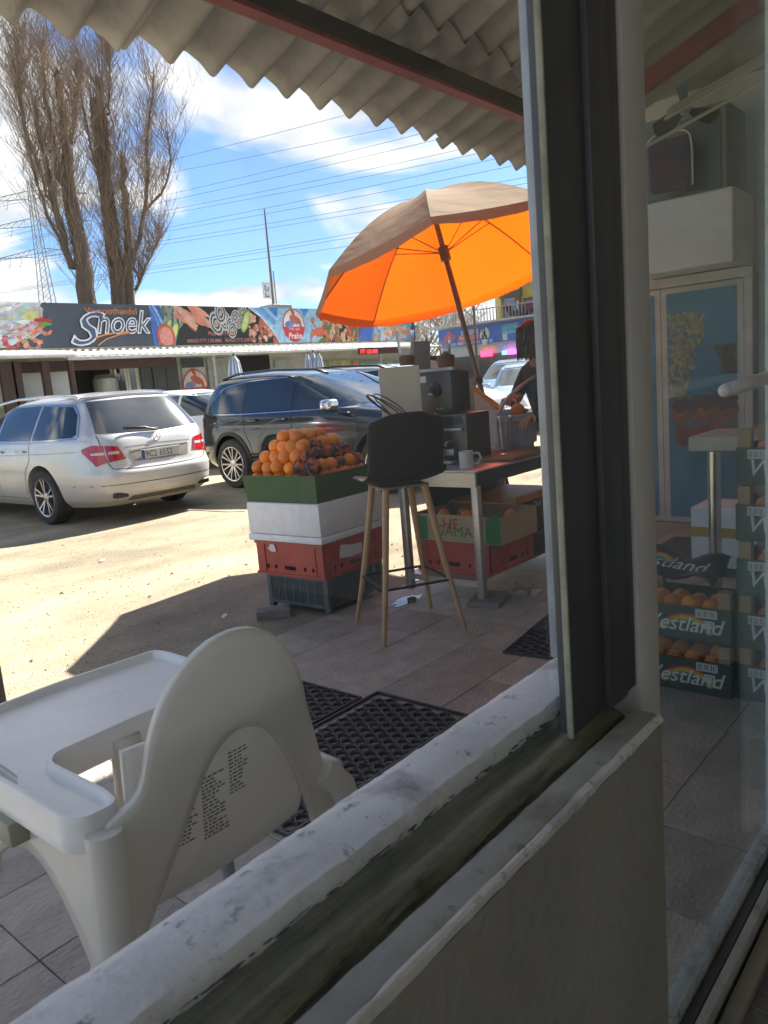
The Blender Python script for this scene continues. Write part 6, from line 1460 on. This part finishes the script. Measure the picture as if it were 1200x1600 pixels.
for px0, px1, py, c, e in ((752, 770, 553, (.7, .02, .06), 1.6), (785, 792, 551, (.05, .12, .7), 1.6), (793, 815, 549, (.5, .05, .6), 1.4)):
    b = MB(); p, q = at_x(px0, py-3, XR-.1), at_x(px1, py+3, XR-.1); b.box(XR-.16, XR-.1, q[1], p[1], q[2], p[2]); ns = rb(b, 'neon_sign', emit('neon%d' % px0, c, e))
b = MB(); bx_ = at_x(745, 560, 24); b.tube([(bx_[0], bx_[1], -.016), (bx_[0], bx_[1], 5.2)], .05, 8); b.tube([(bx_[0], bx_[1], 5.0), (bx_[0]-.1, bx_[1]+.7, 4.9)], .02, 6)
tag(b.build('street_pole', mat('pole_brown', (.12, .09, .08), .6), smooth='auto'), 'thin dark pole in front of the right building', 'pole')
# pale low shed between
b = MB(); b.box(25, 29.4, 22.0, 30, 0, 2.0); sh = tag(b.build('low_shed', mat('shed', (.2, .22, .24), .8)), 'low shed with pale sloping roof beside the fish shop', 'shed')
b = MB(); b.prism([(24.6, 21.8, 2.01), (24.6, 30, 2.01), (24.6, 30, 3.0), (24.6, 22.6, 2.75)], (5.0, 0, 0)); b.build('roof', mat('shed_roof', (.42, .50, .56), .5), sh)

# ---- poplars
BARK = mat('bark', (.105, .08, .062), .9, col2=(.055, .042, .033), scale=4, bump=.6, bscale=14, dist=.06, stretch=(1, 1, .25)); TWIG = mat('twig', (.25, .19, .14), .9, col2=(.16, .12, .09), scale=2)
def poplar(label, Yb, limbs, nt, seed, spread, bx):
    rr = random.Random(seed); base = None; t = None
    world = []
    for pts, rads in limbs:
        rads = [q*(.66 if q > .3 else .52) for q in rads]; w = []
        for k, (px, py) in enumerate(pts):
            yy = Yb+(rr.uniform(-.8, .8)*min(1, k/2) if k else 0); p = at_y(px, py, yy); w.append(Vector(p))
        world.append((w, rads))
    b0 = world[0][0][0]; org = Vector((b0.x, Yb, -.016))
    t = thing('poplar_tree', label, 'tree', org, 0, 'bare poplars behind the fish shop')
    b = MB()
    for i, (w, rads) in enumerate(world):
        w = [p-org for p in w]
        if i in bx: w = [Vector((w[0].x+(w[0].x-w[1].x)*.3, 0, 0))]+w; rads = [rads[0]*1.15]+list(rads)
        sp_ = smoothc([tuple(p) for p in w], 2); rs = np.interp(np.linspace(0, 1, len(sp_)), np.linspace(0, 1, len(rads)), rads)
        sp_ = [(x+rr.gauss(0, .03), y+rr.gauss(0, .03), z) for x, y, z in sp_]
        b.tube(sp_, list(rs), 9)
    b.build('trunk', BARK, t, smooth=True)
    b = MB(); segs = [(p-org, q-org, r_) for w, rads in world for p, q, r_ in zip(w, w[1:], rads)]
    L = [max(.3, (q-p).length) for p, q, _ in segs]
    def twig(p, d, ln, r_, depth):
        k = 6 if depth == 0 else 4; pts = [p]; dd = d.copy()
        for i in range(k):
            dd = (dd+Vector((rr.gauss(0, .16), rr.gauss(0, .16), .10+rr.gauss(0, .06)))).normalized(); pts.append(pts[-1]+dd*ln/k)
        b.tube(pts, [r_*(1-.8*i/k) for i in range(k+1)], 3, False)
        if depth < 2:
            for _ in range(4 if depth == 0 else 2):
                i = rr.randint(1, k-1); a = rr.uniform(0, 2*PI); s_ = rr.uniform(.35, .9)
                twig(pts[i], Vector((math.cos(a)*s_, math.sin(a)*s_, .75)).normalized(), ln*rr.uniform(.25, .5), r_*.6, depth+1)
    for _ in range(nt):
        p, q, r_ = rr.choices(segs, L)[0]; u = rr.random(); c = p*(1-u)+q*u
        a = rr.uniform(0, 2*PI); s_ = rr.uniform(.2, 1.0)*spread; twig(c, Vector((math.cos(a)*s_, math.sin(a)*s_, .8)).normalized(), rr.uniform(1.2, 3.9), rr.uniform(.007, .015), 0)
    for _ in range(int(nt*.5)):
        p, q, r_ = rr.choice(segs[:2]+segs[-3:]); u = rr.random(); c = p*(1-u)+q*u; a = rr.uniform(0, 2*PI); twig(c, Vector((math.cos(a)*.5, math.sin(a)*.5, .8)).normalized(), rr.uniform(.7, 2.0), rr.uniform(.008, .014), 1)
    b.build('crown', TWIG, t, fix=False)
poplar('left bare pollarded poplar with forked trunk and twig crown', 27.0, [([(140, 480), (128, 400), (108, 300), (98, 200), (88, 112)], [.52, .46, .36, .27, .20]), ([(122, 380), (100, 300), (84, 230), (70, 140), (66, 60)], [.30, .26, .2, .12, .04]), ([(112, 420), (90, 340), (70, 250), (60, 200), (54, 155)], [.26, .22, .18, .15, .12]), ([(105, 400), (70, 330), (40, 220), (20, 90)], [.12, .1, .06, .03]), ([(100, 360), (60, 270), (30, 160), (25, 60)], [.1, .08, .05, .02]), ([(110, 250), (118, 180), (122, 110)], [.08, .05, .02])], 620, 3, .85, (0,))
poplar('right bare pollarded poplar with cut stump limbs and twig crown', 27.6, [([(186, 480), (176, 380), (164, 280), (154, 210), (146, 155)], [.46, .44, .40, .36, .30]), ([(170, 300), (166, 200), (152, 120)], [.26, .2, .16]), ([(202, 480), (200, 380), (194, 290), (192, 242)], [.36, .3, .24, .18]), ([(205, 420), (222, 350), (232, 290), (228, 220), (236, 165), (240, 110)], [.2, .18, .14, .11, .08, .03]), ([(226, 330), (256, 300), (268, 255), (262, 210)], [.1, .09, .06, .03]), ([(150, 260), (130, 180), (122, 80)], [.08, .06, .02]), ([(170, 180), (172, 110), (165, 60)], [.08, .05, .02]), ([(210, 460), (232, 410), (252, 370)], [.1, .06, .03])], 720, 5, .85, (0, 2))
def baretree(px, Y, h, label, seed, spread=.9):
    rr = random.Random(seed); x = at_y(px, 560, Y)[0]; t = thing('bare_tree', label, 'tree', (x, Y, -.016), 0, 'bare trees between the buildings'); b = MB(); c = MB()
    b.tube([(0, 0, 0), (.1, 0, h*.3), (.05, 0, h*.55)], [.22, .17, .1], 8); b.build('trunk', BARK, t, smooth=True)
    def br(p, d, ln, r_, dep):
        pts = [p]; dd = d.copy()
        for i in range(5): dd = (dd+Vector((rr.gauss(0, .2), rr.gauss(0, .2), .06+rr.gauss(0, .1)))).normalized(); pts.append(pts[-1]+dd*ln/5)
        c.tube(pts, [r_*(1-.7*i/5) for i in range(6)], 4, False)
        if dep < 3:
            for _ in range(4): i = rr.randint(1, 5); a = rr.uniform(0, 2*PI); br(pts[i], Vector((math.cos(a)*spread, math.sin(a)*spread, .6)).normalized(), ln*rr.uniform(.45, .7), r_*.55, dep+1)
    for _ in range(7): a = rr.uniform(0, 2*PI); br(Vector((.05, 0, h*rr.uniform(.25, .5))), Vector((math.cos(a)*spread, math.sin(a)*spread, .8)).normalized(), h*.45, .09, 0)
    c.build('crown', TWIG, t, fix=False)
baretree(668, 40, 9, 'bare tree directly right of the fish shop roof', 3); baretree(705, 46, 10, 'bare tree just left of the umbrella pole far behind', 8); baretree(735, 52, 9.5, 'farthest bare tree behind the right building banner', 11)
baretree(640, 44, 7, 'low bare tree peeping over the fish shop banner end', 21)

# ---- pole with small sign, pylon, cables
p = at_y(428, 480, 30); b = MB(); tp = at_y(421, 328, 30); b.tube([(p[0], 30, -.016), (p[0], 30, p[2]), (p[0]+.05, 30, tp[2])], [.09, .08, .04], 8); b.tube([(p[0]+.22, 30, 0), (p[0]+.2, 30, p[2]+1.8)], .03, 6)
PT = thing('lamp_pole', 'tall thin pole with a small white sign above the shop roof', 'pole', (0, 0, 0)); b.build('pole', mat('pole_grey', (.14, .13, .13), .6), PT, smooth='auto')
q0, q1 = at_y(409, 441, 29.9), at_y(423, 467, 29.9); b = MB(); b.box(q0[0], q1[0], 29.85, 29.9, q1[2], q0[2]); b.build('sign', mat('sign_white', (.6, .62, .64), .6), PT)
b = MB(); cxx, czz = (q0[0]+q1[0])/2, q0[2]*.65+q1[2]*.35
b.tube([(cxx+.13*math.cos(t), 29.84, czz+.13*math.sin(t)) for t in np.linspace(0, 2*PI, 17)[:-1]], .02, 5, closed=True); b.box(cxx-.13, cxx+.13, 29.835, 29.845, q1[2]+.08, q1[2]+.14); b.box(cxx-.13, cxx-.09, 29.835, 29.845, q1[2]+.14, q1[2]+.28); b.build('sign_symbol', mat('pole_grey', (.1, .1, .1)), PT)
DP = 190
PY = thing('pylon', 'distant lattice electricity pylon behind the left poplar', 'pylon', (0, 0, 0)); STE = mat('pylon_steel', (.22, .27, .30), .6)
c0 = Vector(at_d(100, 640, DP)); right = Vector((_r0[0], _r0[1], 0)); fwd = Vector((_f0[0], _f0[1], 0)); m2p = DP/FPX
def pz(py): return (640-py)*m2p*1.0
b = MB()
def wid(z): return np.interp(z, [0, pz(420), pz(300)], [5.5, 2.0, .9])
lv = list(np.linspace(0, pz(300), 26))
for z0, z1 in zip(lv, lv[1:]):
    for a, c in ((-1, 1), (1, -1)):
        for dpt in (-1, 1):
            k0, k1 = wid(z0)/1, wid(z1)/1
            P0 = c0+right*a*k0*.5+fwd*dpt*k0*.5+Vector((0, 0, z0)); P1 = c0+right*c*k1*.5+fwd*dpt*k1*.5+Vector((0, 0, z1)); b.bar(P0, P1, .09, .09)
            P1b = c0+right*a*k1*.5+fwd*dpt*k1*.5+Vector((0, 0, z1)); b.bar(P0, P1b, .16, .16)
b.build('tower', STE, PY, fix=False)
tips = []
for py, hl in ((325, 13), (364, 13), (408, 10.5)):
    z = pz(py); b = MB()
    for s_ in (-1, 1):
        tip = c0+right*s_*hl+Vector((0, 0, z)); r0_ = c0+right*s_*.8+Vector((0, 0, z+1.6)); r1_ = c0+right*s_*.8+Vector((0, 0, z-.3)); b.bar(r0_, tip, .16, .16); b.bar(r1_, tip, .16, .16)
        for k in range(1, 7): u = k/7; b.bar(r0_*(1-u)+tip*u, r1_*(1-u)+tip*u, .1, .1); b.bar(r0_*(1-u)+tip*u, r1_*(1-u-1/7+.0001)+tip*(u+1/7-.0001), .09, .09)
        for f_ in (.45, .72, .98):
            c_ = r1_*(1-f_)+tip*f_; b.bar(c_+right*-.7, c_+Vector((0, 0, -2.2)), .1, .1); b.bar(c_+right*.7, c_+Vector((0, 0, -2.2)), .1, .1); tips.append(c_+Vector((0, 0, -2.2)))
    b.build('crossarm', STE, PY, fix=False)
CAB = mat('cable_grey', (.06, .07, .08), .6)
LN = [(247, 212), (267, 240), (300, 268), (310, 280), (325, 298), (331, 306), (352, 325), (358, 334), (372, 350), (378, 357), (410, 388), (414, 393), (421, 403)]
for k, (ya, yb) in enumerate(LN):
    sl_ = (yb-ya)/140.0; b = MB(); pts = []
    for i in range(25):
        u = i/24; px = -60+1060*u; d = 175*(1-u)+75*u; py = ya+sl_*(px-280)+ (.000035*(px-280)**2)*(-1 if px > 280 else .6)
        pts.append(at_d(px, py, d))
    b.tube(pts, .032, 5, False); tag(b.build('power_line', CAB, fix=False), 'overhead power cable, %s in the sky fan right of the poplars' % (['topmost', 'second from the top', 'third from the top', 'fourth from the top', 'fifth from the top', 'sixth from the top', 'middle one', 'sixth from the bottom', 'fifth from the bottom', 'fourth from the bottom', 'third from the bottom', 'second from the bottom', 'lowest'][k] if k != 6 else 'seventh from the top'), 'cable', 'overhead power cables')
